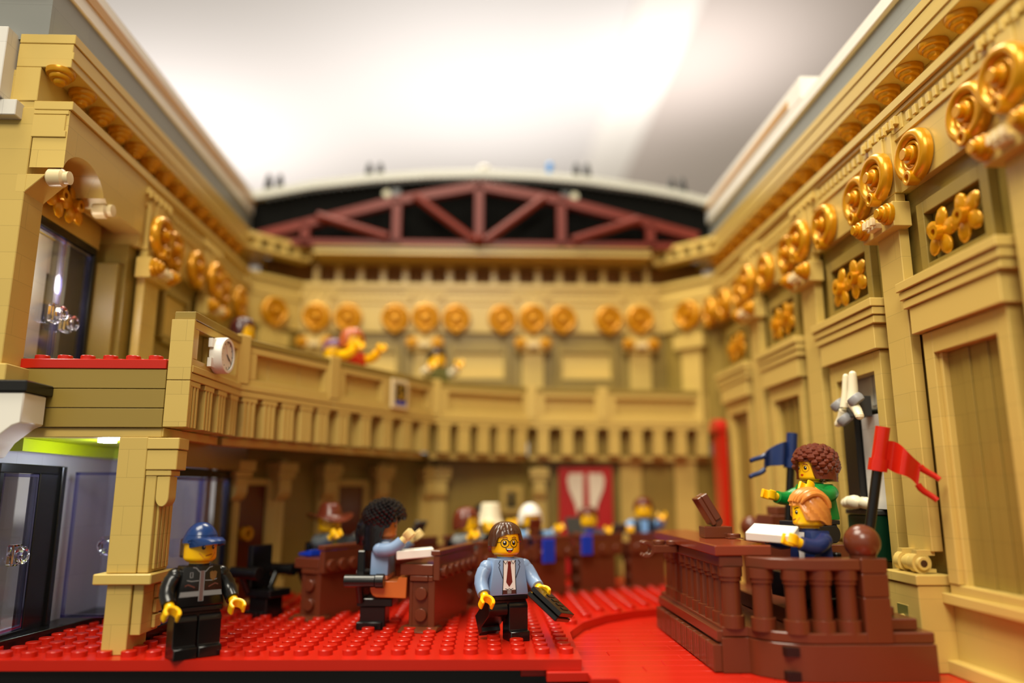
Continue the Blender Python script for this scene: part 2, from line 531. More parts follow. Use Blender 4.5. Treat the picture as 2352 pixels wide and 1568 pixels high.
# ------------------------------------------------------------------ right wall
XR = 146.5
bays = [153, 223, 293, 363, 433]; pils = [187, 257, 327, 397]
b = MB()
for c in bays:
    if c == 293:
        b.box(XR + 5.2, 175, c - 35, c - 17.5, 20, 158); b.box(XR + 5.2, 175, c + 17.5, c + 35, 20, 158)
        b.box(XR + 5.2, 175, c - 17.5, c + 17.5, 102, 158); b.box(XR + 5.2, 175, c - 17.5, c + 17.5, 20, 27)
        b.box(172, 175, c - 17.5, c + 17.5, 27, 102)
    else:
        b.box(XR + 5.2, 175, c - 35, c + 35, 20, 158)
b.box(XR + 5.2, 175, 468, 512, 20, 158)
struct('wall_right', b, [DTANB], 'right wall of the chamber in dark tan bricks')
b = MB()
b.box(XR + 3.4, 175, 118, 512, -3.2, 18)
b.box(XR + 2.2, 175, 118, 512, 158, 188)
b.box(XR + 13, 175, 118, 512, 188, 192)
struct('wall_right', b, [TANB], 'tan lower wall and frieze of the right wall')
b = MB()
b.box(XR, XR + 3.6, 118, 512, 18, 21.2); b.box(XR - 0.4, XR + 3.6, 118, 512, -3.2, 0.9)
struct('baseboard_right', b, [TAN], 'tan chair rail and plinth along the right wall', 0.22)
run_mouldings('right', -PI / 2, (XR, 0, 0), -505, -118, [-p for p in pils + [467]], 'right')
for k, y in enumerate(pils):
    pilaster(PIL_R, (XR, y, 0), -PI / 2, 'tall tan pilaster on a pedestal, %s from the front along the right wall' % ORD[k], 'pilasters of the right wall')
for k, c in enumerate([223, 293, 363, 433]):
    surround((XR, c, 0), -PI / 2, ['hooded tan door surround with dark panel, nearest to the brown steps', 'hooded tan surround around the niche with the black panel', 'hooded tan door surround behind the blue flag', 'hooded tan door surround beside the red drape'][k], 'hooded door surrounds of the right wall', panel=(c != 293))
    flower_panel((XR, c, 0), -PI / 2, 'dark tan panel with two gold flowers, %s from the front on the right wall' % ORD[k], 'gold flower panels')
k = 0
for c in pils + [467]:
    for d in (-20, 0, 20):
        y = c + d
        if y < 185: continue
        medallion((XR + 1.4 if d else XR - 1.5, y, 166.4), -PI / 2, 'gold scroll medallion, %s from the front on the right wall' % ORD[k], 'gold scroll medallions'); k += 1
for k in range(19):
    soffit_rosette((XR + 7.6, 199.4 + 15.4 * k, 205), 'gold rosette under the right cornice, %s from the front' % ORD[k], 'gold soffit rosettes')
b = MB()
b.box(XR + 10.5, 190, 100, 520, 216, 237)
struct('wall_right', b, [GREY], 'grey outer wall above the right cornice')
b = MB()
b.box(XR + 8.5, 190, 100, 520, 237.2, 243.6)
b.box(XR + 8.5, 190, 336, 520, 243.6, 255.4)
struct('trim_3', b, [WHITE], 'white coping on top of the right outer wall', 0.4)
b = MB(); b.box(XR + 7.9, XR + 8.8, 352, 505, 246.4, 250.6)
struct('trim_4', b, [plastic('ochre_stripe', (196, 150, 84), 0.4)], 'tan stripe along the right coping')

# ------------------------------------------------------------------ left wall
XL = -150.0
lp = [332, 402, 472]
b = MB()
b.box(-176, XL - 5.2, 318, 512, 95, 158)
struct('wall_left', b, [DTANB], 'left wall of the gallery in dark tan bricks')
b = MB()
b.box(-176, XL - 2.2, 320, 512, 158, 188); b.box(-176, XL - 13, 256.5, 512, 188, 192)
# the arched panel over the gallery door
arch = [(256.6, 166.4)] + [(271 - 15 * math.cos(a), 163 + 12 * math.sin(a)) for a in [R(15 + 150 * i / 14) for i in range(15)]] + [(286.5, 166.5), (290, 163.5), (320, 163.5), (320, 188), (256.5, 188)]
b.yz(arch, -163, -151)
struct('wall_left', b, [TANB], 'tan frieze of the left wall with an arch above the gallery door')
b = MB()
b.box(-186, -163.2, 256, 268, 94, 189)
b.box(-186, -170, 256.2, 268, 189.2, 204)
b.box(-186, -166.5, 268, 316, 154.4, 190)
b.box(-186, -168.5, 314, 350, 95, 190)
struct('wall_left', b, [TANB], 'tan corner pier at the front end of the left wall', 0.25)
b = MB(); b.box(-172, -157, 314.4, 326, 95, 148.6)
struct('wall_left', b, [DTAN], 'dark tan pier beside the black framed gallery door', 0.25)
b = MB()
b.yz([(256, 156.5), (256, 163.4), (268, 163.4), (268, 156.5)], -166.5, -163)
b.prism([(-163.2, 163.4), (-156.4, 163.4), (-163.2, 156.6)], lambda u, v, d: (u, d, v), 256, 268)
struct('trim_5', b, [TAN], 'sloped tan corbel under the front of the left frieze', 0.2)
for k, y in enumerate((259, 291)):
    b = MB(); b.lathe([(2.8, 0), (3.3, 0.6), (3.3, 5), (2.4, 5.8), (2.4, 7.4), (0, 7.6)], (-157, y, 163.2), (1, 0, 0), 18)
    solo('arch_roll', b, [CREAM], ['round cream end roll at the near foot of the gold flower arch', 'round cream end roll at the far foot of the gold flower arch'][k], 'ornament', 'rolls at the feet of the arch')
e = empty('arch_ornament', (-164.2, 281, 0), PI / 2, 'gold flowers inside the arch above the gallery door', 'ornament')
for x in (-5.5, 5.5):
    f = part('flower', FLOWER, e, 'gold five petal flower'); f.location = Vector((x, -0.6, 163.2)) * S; f.rotation_euler = (0, 0.4 if x < 0 else -0.2, 0)
run_mouldings('left', PI / 2, (XL, 0, 0), 256, 505, lp, 'left')
for k, y in enumerate(lp[:2]):
    pilaster(PIL_U, (XL, y, 0), PI / 2, 'tan pilaster with gold rosettes, %s from the front along the left gallery wall' % ORD[k], 'pilasters of the left wall')
k = 0
for c in lp:
    for d in (-20, 0, 20):
        y = c + d
        if y < 318 or y > 460: continue
        medallion((XL - 1.4 if d else XL + 1.5, y, 166.4), PI / 2, 'gold scroll medallion, %s from the front on the left wall' % ORD[k], 'gold scroll medallions'); k += 1
for k, c in enumerate((367, 437)):
    e = empty('wall_panel', (XL, c, 0), PI / 2, 'framed tan recess in the left gallery wall, %s from the front' % ORD[k], 'wall panel', 'framed recesses of the gallery wall')
    b = MB()
    for x0, x1, z0, z1 in ((-16, -13, 124, 150), (13, 16, 124, 150), (-13, 13, 146, 150), (-13, 13, 122, 126)): b.box(x0, x1, 2.4, 5.2, z0, z1)
    part('frame', b.mesh('frame', [DTAN], 0.2), e, 'dark tan frame')
    b = MB(); b.box(-13, 13, 4.2, 5.2, 126, 146); part('panel', b.mesh('panel', [TAN]), e)
for k in range(14):
    soffit_rosette((XL - 7.6, 259 + 15.4 * k, 205), 'gold rosette under the left cornice, %s from the front' % ORD[k], 'gold soffit rosettes')
b = MB(); b.box(-200, XL - 12, 256, 520, 216, 239.6)
struct('wall_left', b, [GREY], 'grey outer wall above the left cornice')
b = MB(); b.box(-200, XL - 11, 246, 520, 239.8, 256)
struct('trim_3', b, [WHITE], 'white coping on top of the left outer wall', 0.4)
b = MB(); b.box(XL - 11.3, XL - 10.4, 250, 505, 246, 250.6)
struct('trim_4', b, [MATS['ochre_stripe']], 'tan stripe along the left coping')
# white facade bricks at the far left
b = MB()
b.box(-215, -172.6, 250, 262, 190.4, 217.4)
b.box(-215, -167.5, 252, 262, 184, 190)
struct('wall_front', b, [WHITEB], 'white facade bricks at the front left corner', 0.25)

# ------------------------------------------------------------------ back wall and chamfered corners
YB = 495.0
bc = [-113, -40.5, 31.5, 104]
b = MB(); b.box(-140, 136, YB + 5.2, 520, 95, 158)
struct('wall_back', b, [DTANB], 'back wall of the gallery in dark tan bricks')
b = MB(); b.box(-140, 136, YB + 2.2, 520, 158, 188); b.box(-140, 136, YB + 2.2, 524, 186.5, 188)
struct('wall_back', b, [TANB], 'tan frieze of the back wall')
run_mouldings('back', 0, (0, YB, 0), -134, 130, bc, 'back', True)
b = MB(); b.box(-160, 156, YB + 22, YB + 28, 186, 215)  # brown colour paints in the shade under the cornice
struct('wall_back', b, [plastic('attic_shade_brown', (150, 100, 30), 0.5)], 'recess under the back cornice, coloured brown for its shade')
for k, x in enumerate(bc):
    pilaster(PIL_U, (x, YB, 0), 0, 'tan pilaster of the back gallery wall, %s from the left' % ORD[k], 'pilasters of the back wall')
k = 0
for c in bc:
    for d in (-20.5, 0, 20.5):
        x = c + d
        if x < -120 or x > 115: continue
        medallion((x, YB + 1.4 if d else YB - 1.5, 167.2), 0, 'gold scroll medallion, %s from the left on the back wall' % ORD[k], 'gold scroll medallions'); k += 1
for k, c in enumerate((-76.5, -4.5, 67.5)):
    e = empty('wall_panel', (c, YB, 0), 0, 'framed tan recess in the back gallery wall, %s from the left' % ORD[k], 'wall panel', 'framed recesses of the gallery wall')
    b = MB()
    for x0, x1, z0, z1 in ((-20, -16.5, 120, 150), (16.5, 20, 120, 150), (-16.5, 16.5, 144, 150), (-16.5, 16.5, 120, 126)): b.box(x0, x1, 1.6, 5.2, z0, z1)
    part('frame', b.mesh('frame', [DTAN], 0.2), e, 'dark tan frame')
    b = MB(); b.box(-16.5, 16.5, 3.8, 5.2, 126, 144); b.box(-16.5, 16.5, 0.6, 3.8, 126, 129)
    part('panel', b.mesh('panel', [TAN]), e)
for k in range(16):
    b = MB(); b.box(-1.8, 1.8, -3, 3, -6.2, 9.5)
    solo('attic_strip', b, [TAN], 'small tan upright in the shadow under the back cornice, %s from the left' % ORD[k], 'strip', 'uprights under the back cornice', loc=(-118 + 15.4 * k, YB + 16, 198.2))
for sgn, rz, side in ((-1, PI / 4, 'left'), (1, -PI / 4, 'right')):
    o = (sgn * 136 - 2, 480, 0)
    T = P_wall(rz, o)
    b = MB(T)
    b.box(-21, 21, 4.6, 16, 95, 158, 0); b.box(-21, 21, 2.2, 16, 158, 188, 1)
    b.box(-22, 22, 0, 14, 188.2, 191.6, 1); b.box(-22, 22, 1.4, 14, 177.6, 186.3, 1)
    b.box(-7.2, 7.2, 0, 5, 95, 158, 1); b.box(-11, 11, -3, 3, 144.4, 153.6, 1)
    struct('wall_corner', b, [DTANB, TANB], 'cut-off %s back corner of the gallery' % side, 0.2)
    medallion(T @ Vector((0, -1.2, 167)), rz, 'gold scroll medallion in the cut-off %s back corner' % side, 'gold scroll medallions')
    b = MB(T)
    b.box(-25, 25, -1, 10, 206, 208.4); b.box(-25, 25, -1, 10, 213.4, 217)
    for q in range(6): b.box(-25 + q * 9.6 , -21.4 + q * 9.6, -0.8, 10, 208.4, 213.4)
    b.box(-25, 25, 5, 12, 208, 213.6, 1)
    struct('trim_6', b, [TAN, BLACK], 'pierced tan parapet across the %s back corner' % side, 0.2)
b = MB()
b.box(-116, 112, YB - 8.4, YB + 26, 209.4, 211.4, 0); b.box(-116, 112, YB - 8.4, YB + 26, 213.6, 215.6, 0); b.box(-116, 112, YB - 7.0, YB + 26, 211.4, 213.6, 1)
struct('trim_7', b, [TAN, OLIVE], 'tan and olive cornice across the back wall', 0.2)

# ------------------------------------------------------------------ hall ceiling far above
b = MB(); b.box(-9000, 980, -3000, 12000, 2500, 2520); struct('ceiling', b, [CEILM], 'white hall ceiling above the model')
b = MB(); b.box(980, 9000, -3000, 12000, 2500, 2520); struct('ceiling', b, [CEILM2], 'beige hall ceiling panel above the model')
b = MB(); b.box(760, 1080, -3000, 12000, 2480, 2499); struct('trim_8', b, [SEAMM], 'pale joint between the ceiling panels')

# ------------------------------------------------------------------ curved gallery balcony
BAL = [(-104.5, 268), (-102, 315), (-74, 367), (-29.5, 440), (28.5, 466), (74, 471), (146, 477.6)]
NCORB = [4, 5, 5, 5, 3, 5]
e_bal = empty('gallery_balcony', (0, 0, 0), 0, 'long curved tan balcony with fluted brackets and panelled parapet', 'balcony')
def seg_T(a, b_):
    a = Vector(a); b_ = Vector(b_); d = b_ - a
    return Matrix.Translation((a.x, a.y, 0)) @ Matrix.Rotation(math.atan2(d.y, d.x), 4, 'Z'), d.length
# local x along the segment; room side is local -y
for k in range(6):
    T, L = seg_T(BAL[k], BAL[k + 1])
    i0 = 0.0 if k == 0 else 3.6
    b = MB(T)
    b.box(0, L, 0, 7.6, 113.6, 116.6)
    part('cap_rail', b.mesh('cap_rail', [DTAN], 0.2), e_bal, 'dark tan cap rail')
    b = MB(T)
    b.box(0, L, 4.6, 7.4, 97, 113.5)
    b.box(0, L, 0.4, 4.6, 110.6, 113.5); b.box(0, L, 0.4, 4.6, 97, 99.6)
    b.box(0, i0 + 5, 0.4, 4.6, 99.6, 110.6); b.box(L - 5, L, 0.4, 4.6, 99.6, 110.6)
    if k == 0:
        b.box(18, 21, 2.6, 4.6, 99.6, 110.6)
    if k == 2:
        b.box(38, 62, 0.4, 4.6, 99.6, 110.6)
    nb = max(2, int(L / 16))
    for q in range(1, nb): b.box(L * q / nb - 0.25, L * q / nb + 0.25, 4.3, 4.7, 99.6, 110.6)
    part('parapet_panel', b.mesh('parapet_panel', [TAN], 0.2), e_bal)
    b = MB(T)
    b.box(0, L, -0.6, 7.4, 94.4, 96.9); b.box(0, L, -0.2, 7.4, 91.6, 94.3)
    part('moulding', b.mesh('moulding', [TAN], 0.2), e_bal)
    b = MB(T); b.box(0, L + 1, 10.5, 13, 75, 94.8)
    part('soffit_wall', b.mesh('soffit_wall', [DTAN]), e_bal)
    b = MB(T); b.box(0, L, 8.0, 14, 71.6, 74.8)
    part('under_beam', b.mesh('under_beam', [TAN], 0.2), e_bal)
    n = NCORB[k]
    for q in range(n):
        x = (q + 0.5) * L / n if k else 4.6 + q * (L - 9) / (n - 1) * 0.98
        b = MB(T)
        b.box(x - 3.4, x + 3.4, 0.8, 10.4, 75, 91.4)
        for g in (-2.6, 0, 2.6): b.box(x - 0.7 + g, x + 0.7 + g, 0.1, 0.9, 75, 90)
        b.box(x - 4.2, x + 4.2, 0, 7.7, 89.6, 91.5)
        part('bracket', b.mesh('bracket', [TAN], 0.15), e_bal)
    if k:
        T0, _ = seg_T(BAL[k - 1], BAL[k])
        b = MB(T); b.box(-3.4, 3.4, -0.9, 7.6, 97, 117.6)
        part('post', b.mesh('post', [TAN], 0.2), e_bal)
b = MB(); b.box(-112.4, -104.2, 266.9, 268.2, 91.6, 113.4); b.box(-112.4, -104.2, 266.9, 268.2, 75, 91.4)
part('end_face', b.mesh('end_face', [TANB], 0.1), e_bal)

off = []
outer = [(-112, 268.2), (-110, 317), (-81, 371), (-34, 447), (27, 473.6), (74, 478.6), (151, 485.4)]
b = MB()
b.xy([(x - 0.5, y + 2.6) for x, y in outer] + [(151, 500), (-168.3, 500), (-168.3, 270)], 84, 95.2)
struct('floor_gallery', b, [DTANB], 'gallery floor slab behind the balcony')
b = MB()
b.box(-170, -112.6, 266.8, 271, 74.8, 81.4); b.box(-170, -112.6, 266.8, 271, 81.6, 88.2); b.box(-170, -112.6, 266.8, 271, 88.4, 95.2)
struct('trim_9', b, [DTAN], 'dark tan front band under the gallery floor', 0.15)
e = empty('floor_plate', (0, 0, 0), 0, 'red studded plate on the gallery floor beside the clock', 'plate')
b = MB(); b.box(-164, -112.8, 266.6, 300, 95.4, 98.8)
part('plate', b.mesh('plate', [RED], 0.2), e)
b = MB()
for i in range(6):
    for j in range(4): b.lathe([(2.45, 0), (2.45, 1.55), (2.28, 1.75)], (-158.4 + 8 * i, 270.8 + 8 * j, 98.8), n=16)
s = part('studs', b.mesh('studs', [RED]), e)

# clock and small picture on the parapet
T, L = seg_T(BAL[0], BAL[1])
def on_seg(k, s, d, z):
    T, L = seg_T(BAL[k], BAL[k + 1]); return T @ Vector((s, -d, z))
def seg_rz(k):
    d = Vector(BAL[k + 1]) - Vector(BAL[k]); return math.atan2(d.y, d.x)
e = empty('clock', on_seg(0, 20.5, 0, 104), seg_rz(0), 'round white clock with black hands on the balcony parapet', 'clock')
b = MB()
b.lathe([(7.0, 0.5), (7.0, 4.4), (6.6, 5.0), (5.6, 5.0), (5.6, 4.5), (0, 4.5)], (0, 0.4, 0), (0, -1, 0), n=32)
b.box(-8.2, -3, -1.6, -0.1, 2.0, 5.4); b.box(-8.2, -3, -1.6, -0.1, -5.4, -2.0)
part('case', b.mesh('case', [WHITE], 0.0), e)
b = MB()
b.pipe((0, -4.12, 0), (0, -4.2, 0), 5.5, 5.25, 32)
for k in range(12):
    a = PI * k / 6; c, s_ = math.cos(a), math.sin(a)
    b.bar((c * 4.4, -4.16, s_ * 4.4), (c * 5.1, -4.16, s_ * 5.1), 0.24, 0.1, (0, -1, 0))
part('dial_marks', b.mesh('dial_marks', [INK]), e, 'black dial marks')
for nm, a, l, w in (('hour_hand', R(-38), 2.6, 0.5), ('minute_hand', R(-30), 4.0, 0.34)):
    b = MB(); b.bar((-math.cos(a) * 0.6, -4.3 , -math.sin(a) * 0.6), (math.cos(a) * l, -4.3, math.sin(a) * l), w, 0.12, (0, -1, 0))
    part(nm, b.mesh(nm, [INK]), e, 'black clock hand')
b = MB(); b.bar((0, -4.36, 0), (-1.9, -4.36, 3.6), 0.14, 0.08, (0, -1, 0)); part('second_hand', b.mesh('second_hand', [plastic('pink_print', (200, 130, 130), 0.4)]), e, 'thin red second hand')

e = empty('picture', on_seg(2, 50, 0.2, 104.6), seg_rz(2), 'small dark picture with gold and blue marks on the balcony front', 'picture')
b = MB(); b.box(-7.0, 7.0, -2.0, -0.4, -8, 8); part('frame', b.mesh('frame', [CREAM], 0.3), e)
b = MB(); b.box(-4.6, 4.6, -2.3, -1.9, -5.8, 5.8, 0)
b.box(-4.6, 4.6, -2.36, -2.3, -5.8, -3.9, 2)
for x, z, r in ((-2.6, 3.6, 1.1), (1.8, 2.6, 0.9), (-1.4, 0.4, 1.2), (2.4, -0.6, 1.2), (0.2, -2.2, 1.3), (-3, -2.6, 0.8), (2.6, 4.6, 0.8), (0.2, 4.6, .7)):
    b.lathe([(r, 0), (r, 0.05), (0, 0.06)], (x, -2.3, z), (0, -1, 0), 8, 1)
part('canvas', b.mesh('canvas', [plastic('picture_dark', (26, 24, 14), 0.3), plastic('picture_gold', (196, 150, 40), 0.4), BLUE]), e, 'dark canvas with gold spots and a blue strip')

# ------------------------------------------------------------------ wall and columns below the balcony
LW = [(-124, 370), (-109, 400), (-90, 427), (-64, 452), (-35, 472), (35, 489), (154, 491)]
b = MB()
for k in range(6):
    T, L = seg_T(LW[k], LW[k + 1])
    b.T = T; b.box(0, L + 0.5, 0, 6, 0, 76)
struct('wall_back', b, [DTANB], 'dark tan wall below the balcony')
def lw_T(k, s):
    T, L = seg_T(LW[k], LW[k + 1]); d = Vector(LW[k + 1]) - Vector(LW[k])
    return T @ Vector((s * L, 0, 0)), math.atan2(d.y, d.x), L
def column_meshes():
    out = {}
    b = MB(); b.box(-4.4, 4.4, -3.6, 0, 10, 56); 
    for x in (-2, 2): b.box(x - 1.1, x + 1.1, -4.3, -3.5, 12, 54)
    out['shaft'] = b.mesh('shaft', [TAN], 0.2)
    b = MB(); b.box(-6.0, 6.0, -11.5, 0, 62.4, 67.4); b.box(-5.4, 5.4, -10, 0, 59.6, 62.3); b.lathe([(2.5, 0), (2.5, 1.8), (0, 1.8)], (0, -6, 67.4), n=14)
    out['capital'] = b.mesh('capital', [TAN], 0.2)
    b = MB(); pr = [(0, 59.4), (-9, 59.4)] + [(-9 + 4.6 * (1 - math.cos(a)), 54 - 5.6 * math.sin(a)) for a in [R(9 * i) for i in range(11)]] + [(0, 48.4)]
    b.yz(pr, -3.8, 3.8); out['console'] = b.mesh('console', [TAN], 0.2)
    b = MB(); b.box(-5.4, 5.4, -5.4, 0, 0, 10); out['base'] = b.mesh('base', [TAN], 0.2)
    return out
COLM = column_meshes()
cl = [(0, 0.06), (1, 0.0), (2, 0.0), (3, 0.02), (3, 0.92), (4, 0.09), (5, 0.0)]
for k, (q, s) in enumerate(cl):
    p, rz, L = lw_T(q, s)
    if k == 6: rz -= 0.1
    e = empty('gallery_column', p, rz, 'tan column under the balcony with curved console, %s from the left behind the corner pillar' % ORD[k], 'column', 'columns under the balcony')
    for n in ('shaft', 'capital', 'console', 'base'): part(n, COLM[n], e)
for k, (s, lab) in enumerate(((0.49, 'plain tan wall pilaster between the red hanging and the right end of the balcony'), (0.79, 'plain tan wall pilaster under the right end of the balcony'))):
    p, rz, L = lw_T(5, s)
    b = MB(); b.box(-7, 7, -3.4, -0.1, 0.1, 74.8); b.box(-8.2, 8.2, -4.6, -0.1, 0.1, 9)
    solo('wall_pilaster', b, [TANB], lab, 'pilaster', bevel=0.25, loc=p, rz=rz)
def wall_door(name, k, s, w, h, label, knob=True):
    p, rz, L = lw_T(k, s)
    e = empty(name, p, rz, label, 'door'); e['kind'] = 'structure'
    b = MB(); b.box(-w / 2, w / 2, -1.0, -0.2, 1.6, h); part('panel', b.mesh('panel', [plastic('door_brown', (96, 40, 18), 0.2)], 0.1), e, 'reddish brown door panel')
    b = MB()
    b.box(-w / 2 - 3.2, -w / 2, -2.6, -0.1, 0, h + 3.2); b.box(w / 2, w / 2 + 3.2, -2.6, -0.1, 0, h + 3.2); b.box(-w / 2, w / 2, -2.6, -0.1, h, h + 3.2); b.box(-w / 2, w / 2, -2.6, -0.1, 0, 1.6)
    part('frame', b.mesh('frame', [TAN], 0.2), e)
    if knob:
        b = MB(); b.pipe((-w / 2 + 3, -3.2, 33), (-w / 2 + 3, -6.6, 33), 3.4, 1.6, 20); b.cyl((-w / 2 + 3, -1, 33), (-w / 2 + 3, -3.4, 33), 1.6)
        part('handle', b.mesh('handle', [GOLD], 0.2), e, 'round gold door handle')
    return e
wall_door('door_1', 0, 0.52, 19, 56, 'tall brown door behind the figure in the blue cap')
wall_door('door_2', 2, 0.50, 17, 56, 'brown door behind the figure in the wide brown hat', knob=False)
# red curtain with two white shapes
p, rz, L = lw_T(5, 0.27)
e = empty('red_curtain', (63.5, 482, 0), 0, 'red hanging with two white shapes on the wall under the balcony', 'curtain')
b = MB(); b.box(-17, 17, -1.6, 0, 2, 68); 
for x in (-13, -5, 5, 13): b.box(x - 1.6, x + 1.6, -2.2, -1.5, 2, 68)
part('cloth', b.mesh('cloth', [plastic('curtain_red', (176, 14, 14), 0.5)], 0.3), e)
for s in (-1, 1):
    b = MB(); b.xz([(s * 1.6, 64), (s * 10.5, 64), (s * 11.8, 60), (s * 10.8, 54), (s * 7, 45), (s * 5.4, 38), (s * 2, 40), (s * 2, 48)][::s], -3.0, -2.0)
    part('white_shape', b.mesh('white_shape', [plastic('curtain_white', (226, 208, 182), 0.5)], 0.2), e, 'white wing shaped panel')
e = empty('picture', (16.5, 483.5, 48.5), R(12), 'small dark portrait in a tan frame on the wall under the balcony', 'picture')
b = MB()
for x0, x1, z0, z1 in ((-7, -4, -9, 8), (4, 7, -9, 8), (-4, 4, 4.6, 8), (-4, 4, -9, -6)): b.box(x0, x1, -2.2, 0, z0, z1)
part('frame', b.mesh('frame', [TAN], 0.3), e)
b = MB(); b.box(-4, 4, -1.2, -0.4, -6, 4.6, 0); b.sphere((0, -1.4, 0.4), 1.0, 10, (2.2, 0.5, 2.6), 1); b.box(-3, 3, -1.5, -1.1, -6, -2.6, 1)
part('canvas', b.mesh('canvas', [DTAN, plastic('portrait_dark', (40, 38, 30), 0.4)]), e)

# corner pillar at the front of the balcony
e = empty('corner_pillar', (-113.5, 276, 0), 0, 'tan front corner pillar between the glass lobby and the cap figure', 'column')
b = MB(); b.box(-13.2, -3.4, -9, 8.6, 26, 71.4); b.box(-3.3, 0.4, -8.4, 7, 26, 66); 
for y in (-5, -2, 1.2, 4.4): b.box(0.4, 1.3, y - 1.1, y + 1.1, 27, 55)
part('shaft', b.mesh('shaft', [TANB], 0.22), e)
b = MB(); b.box(-3.4, 7.6, -9.6, -0.6, 67.2, 71.2); b.box(-3.3, 7.2, -9.2, -0.6, 60.2, 67.0); b.box(-3.3, 5.4, -8.8, -0.8, 58.2, 60.1)
part('capital', b.mesh('capital', [TAN], 0.25), e)
pr = [(0.6, 58), (5.0, 58), (5.0, 51.5)] + [(2.8 + 2.2 * math.cos(a), 51 - 3.2 * math.sin(a)) for a in [R(12 * i) for i in range(16)]]
b = MB(); b.xz(pr, -8.4, -2.0); part('console', b.mesh('console', [TAN], 0.2), e)
b = MB(); b.box(-16.6, 2.6, -10.8, 9, 22.4, 25.9); part('ledge', b.mesh('ledge', [TAN], 0.35), e)
b = MB(); b.box(-12.6, -4.4, -8.6, 6.4, 0, 22.2); b.box(-4.2, -0.8, -7.6, 6.4, 6, 22.2)
for z in (7, 12, 17): b.box(-0.8, 0.4, 0.6, 6, z, z + 4.4)
part('base', b.mesh('base', [TANB], 0.22), e)

# ------------------------------------------------------------------ glass lobby on the left
b = MB()
b.box(-176, -168.4, 262, 300, 0, 2); b.box(-176, -169, 262, 372, 62, 74.6); b.box(-176, -169, 307, 372, 0, 62)
b.box(-169, -126, 351, 358, 0, 74.6)
struct('wall_lobby', b, [LOBBYW], 'pale grey brick walls of the small glass lobby')
b = MB(); b.xy([(-190, 272), (-163, 272), (-154, 337), (-122, 346), (-122, 356), (-190, 356)], 0.05, 3.4)
struct('trim_10', b, [BLACK], 'black plinth along the lobby wall', 0.2)
b = MB(); b.box(-172, -113, 268.2, 275, 71.4, 74.7)
struct('trim_11', b, [TAN], 'thin tan beam over the lobby front', 0.2)
b = MB(); b.box(-169, -118, 275.2, 351, 71.6, 74.7, 0); b.box(-169, -126, 343, 350.8, 67, 71.5, 0); b.box(-169, -164, 275.2, 343, 67, 71.5, 0)
struct('ceiling_lobby', b, [LIME], 'lime green ceiling strip of the lobby')
b = MB(); b.lathe([(3.2, 0), (3.2, 1.0), (0, 1.2)], (-139, 284, 71.5), (0, 0, -1), 18)
solo('ceiling_lamp', b, [LED], 'small lit white lamp in the lobby ceiling', 'lamp')
d = bpy.data.lights.new('lobby_lamp', 'POINT'); d.energy = 4.0; d.color = (0.72, 0.80, 1.0); d.shadow_soft_size = 0.05
o = link(bpy.data.objects.new('lobby_lamp', d)); o.location = Vector((-139, 290, 66)) * S
def glass_leaf(e, x0, x1, z0, z1, y=0):
    b = MB(); b.box(x0, x1, y - 0.35, y + 0.35, z0, z1); part('pane', b.mesh('pane', [GLASS]), e, 'clear pane')
    b = MB()
    for a0, a1, c0, c1 in ((x0, x1, z1 - 1.2, z1), (x0, x1, z0, z0 + 1.2), (x0, x0 + 1.0, z0, z1), (x1 - 1.0, x1, z0, z1)): b.box(a0, a1, y - 0.9, y + 0.9, c0, c1)
    part('pane_frame', b.mesh('pane_frame', [MATS.get('pane_edge') or clear('pane_edge', (214, 214, 240), 0.1, 0.3)], 0.1), e, 'clear plastic rim')
def clear_knob(e, x, y, z):
    b = MB(); b.box(x - 3, x + 3, y - 3, y - 0.5, z - 3.6, z + 3.6); b.lathe([(3.0, 0), (3.0, 2.6), (1.7, 2.6), (1.7, 0.6), (0, 0.6)], (x, y - 3.1, z), (0, -1, 0), 10)
    part('handle', b.mesh('handle', [ICE], 0.5), e, 'clear cube handle')
# doorway in the outer wall, with one leaf shut
e = empty('window_1', (-167.5, 287, 0), PI / 2, 'black framed glass doorway in the outer lobby wall', 'glass door'); e['kind'] = 'structure'
b = MB()
b.box(-20, 20, -2, 2, 59.4, 62.6); b.box(-20, -17.6, -2, 2, 3.4, 59.4); b.box(4, 18.6, -2, 2, 3.4, 59.4); b.box(17, 20, -3, 2, 3.4, 62.4); b.box(-20, 20, -2, 2, 2, 4.6)
part('frame', b.mesh('frame', [BLACK], 0.2), e)
glass_leaf(e, -17.4, 3.6, 4.8, 59.2, -0.8); clear_knob(e, -8, -1.2, 31)
# leaf standing open across the lobby
e = empty('glass_door_leaf', (-164, 313, 0), 0, 'clear glass door leaf standing open inside the lobby', 'glass door')
glass_leaf(e, 0, 24, 5, 60.5); clear_knob(e, 16.5, -0.4, 32)
# glazed side towards the chamber
e = empty('window_2', (-121, 327, 0), PI / 2, 'black framed glass door between the corner pillar and the first column', 'glass door'); e['kind'] = 'structure'
b = MB()
b.box(-42, 42, -1.6, 1.6, 58.8, 62.2); b.box(36, 42, -1.6, 1.6, 1, 59); b.box(-42, -37, -1.6, 1.6, 1, 59); b.box(-42, 42, -1.6, 1.6, 0, 4.2)
part('frame', b.mesh('frame', [BLACK], 0.2), e)
glass_leaf(e, -36, 4, 4.4, 58.6); glass_leaf(e, 5, 35.6, 4.4, 58.6); clear_knob(e, -13, -0.4, 31)
b = MB(); b.box(-121.5, -115, 283, 372, 62.4, 75)
struct('wall_lobby', b, [DTAN], 'dark tan lintel above the chamber side of the lobby')
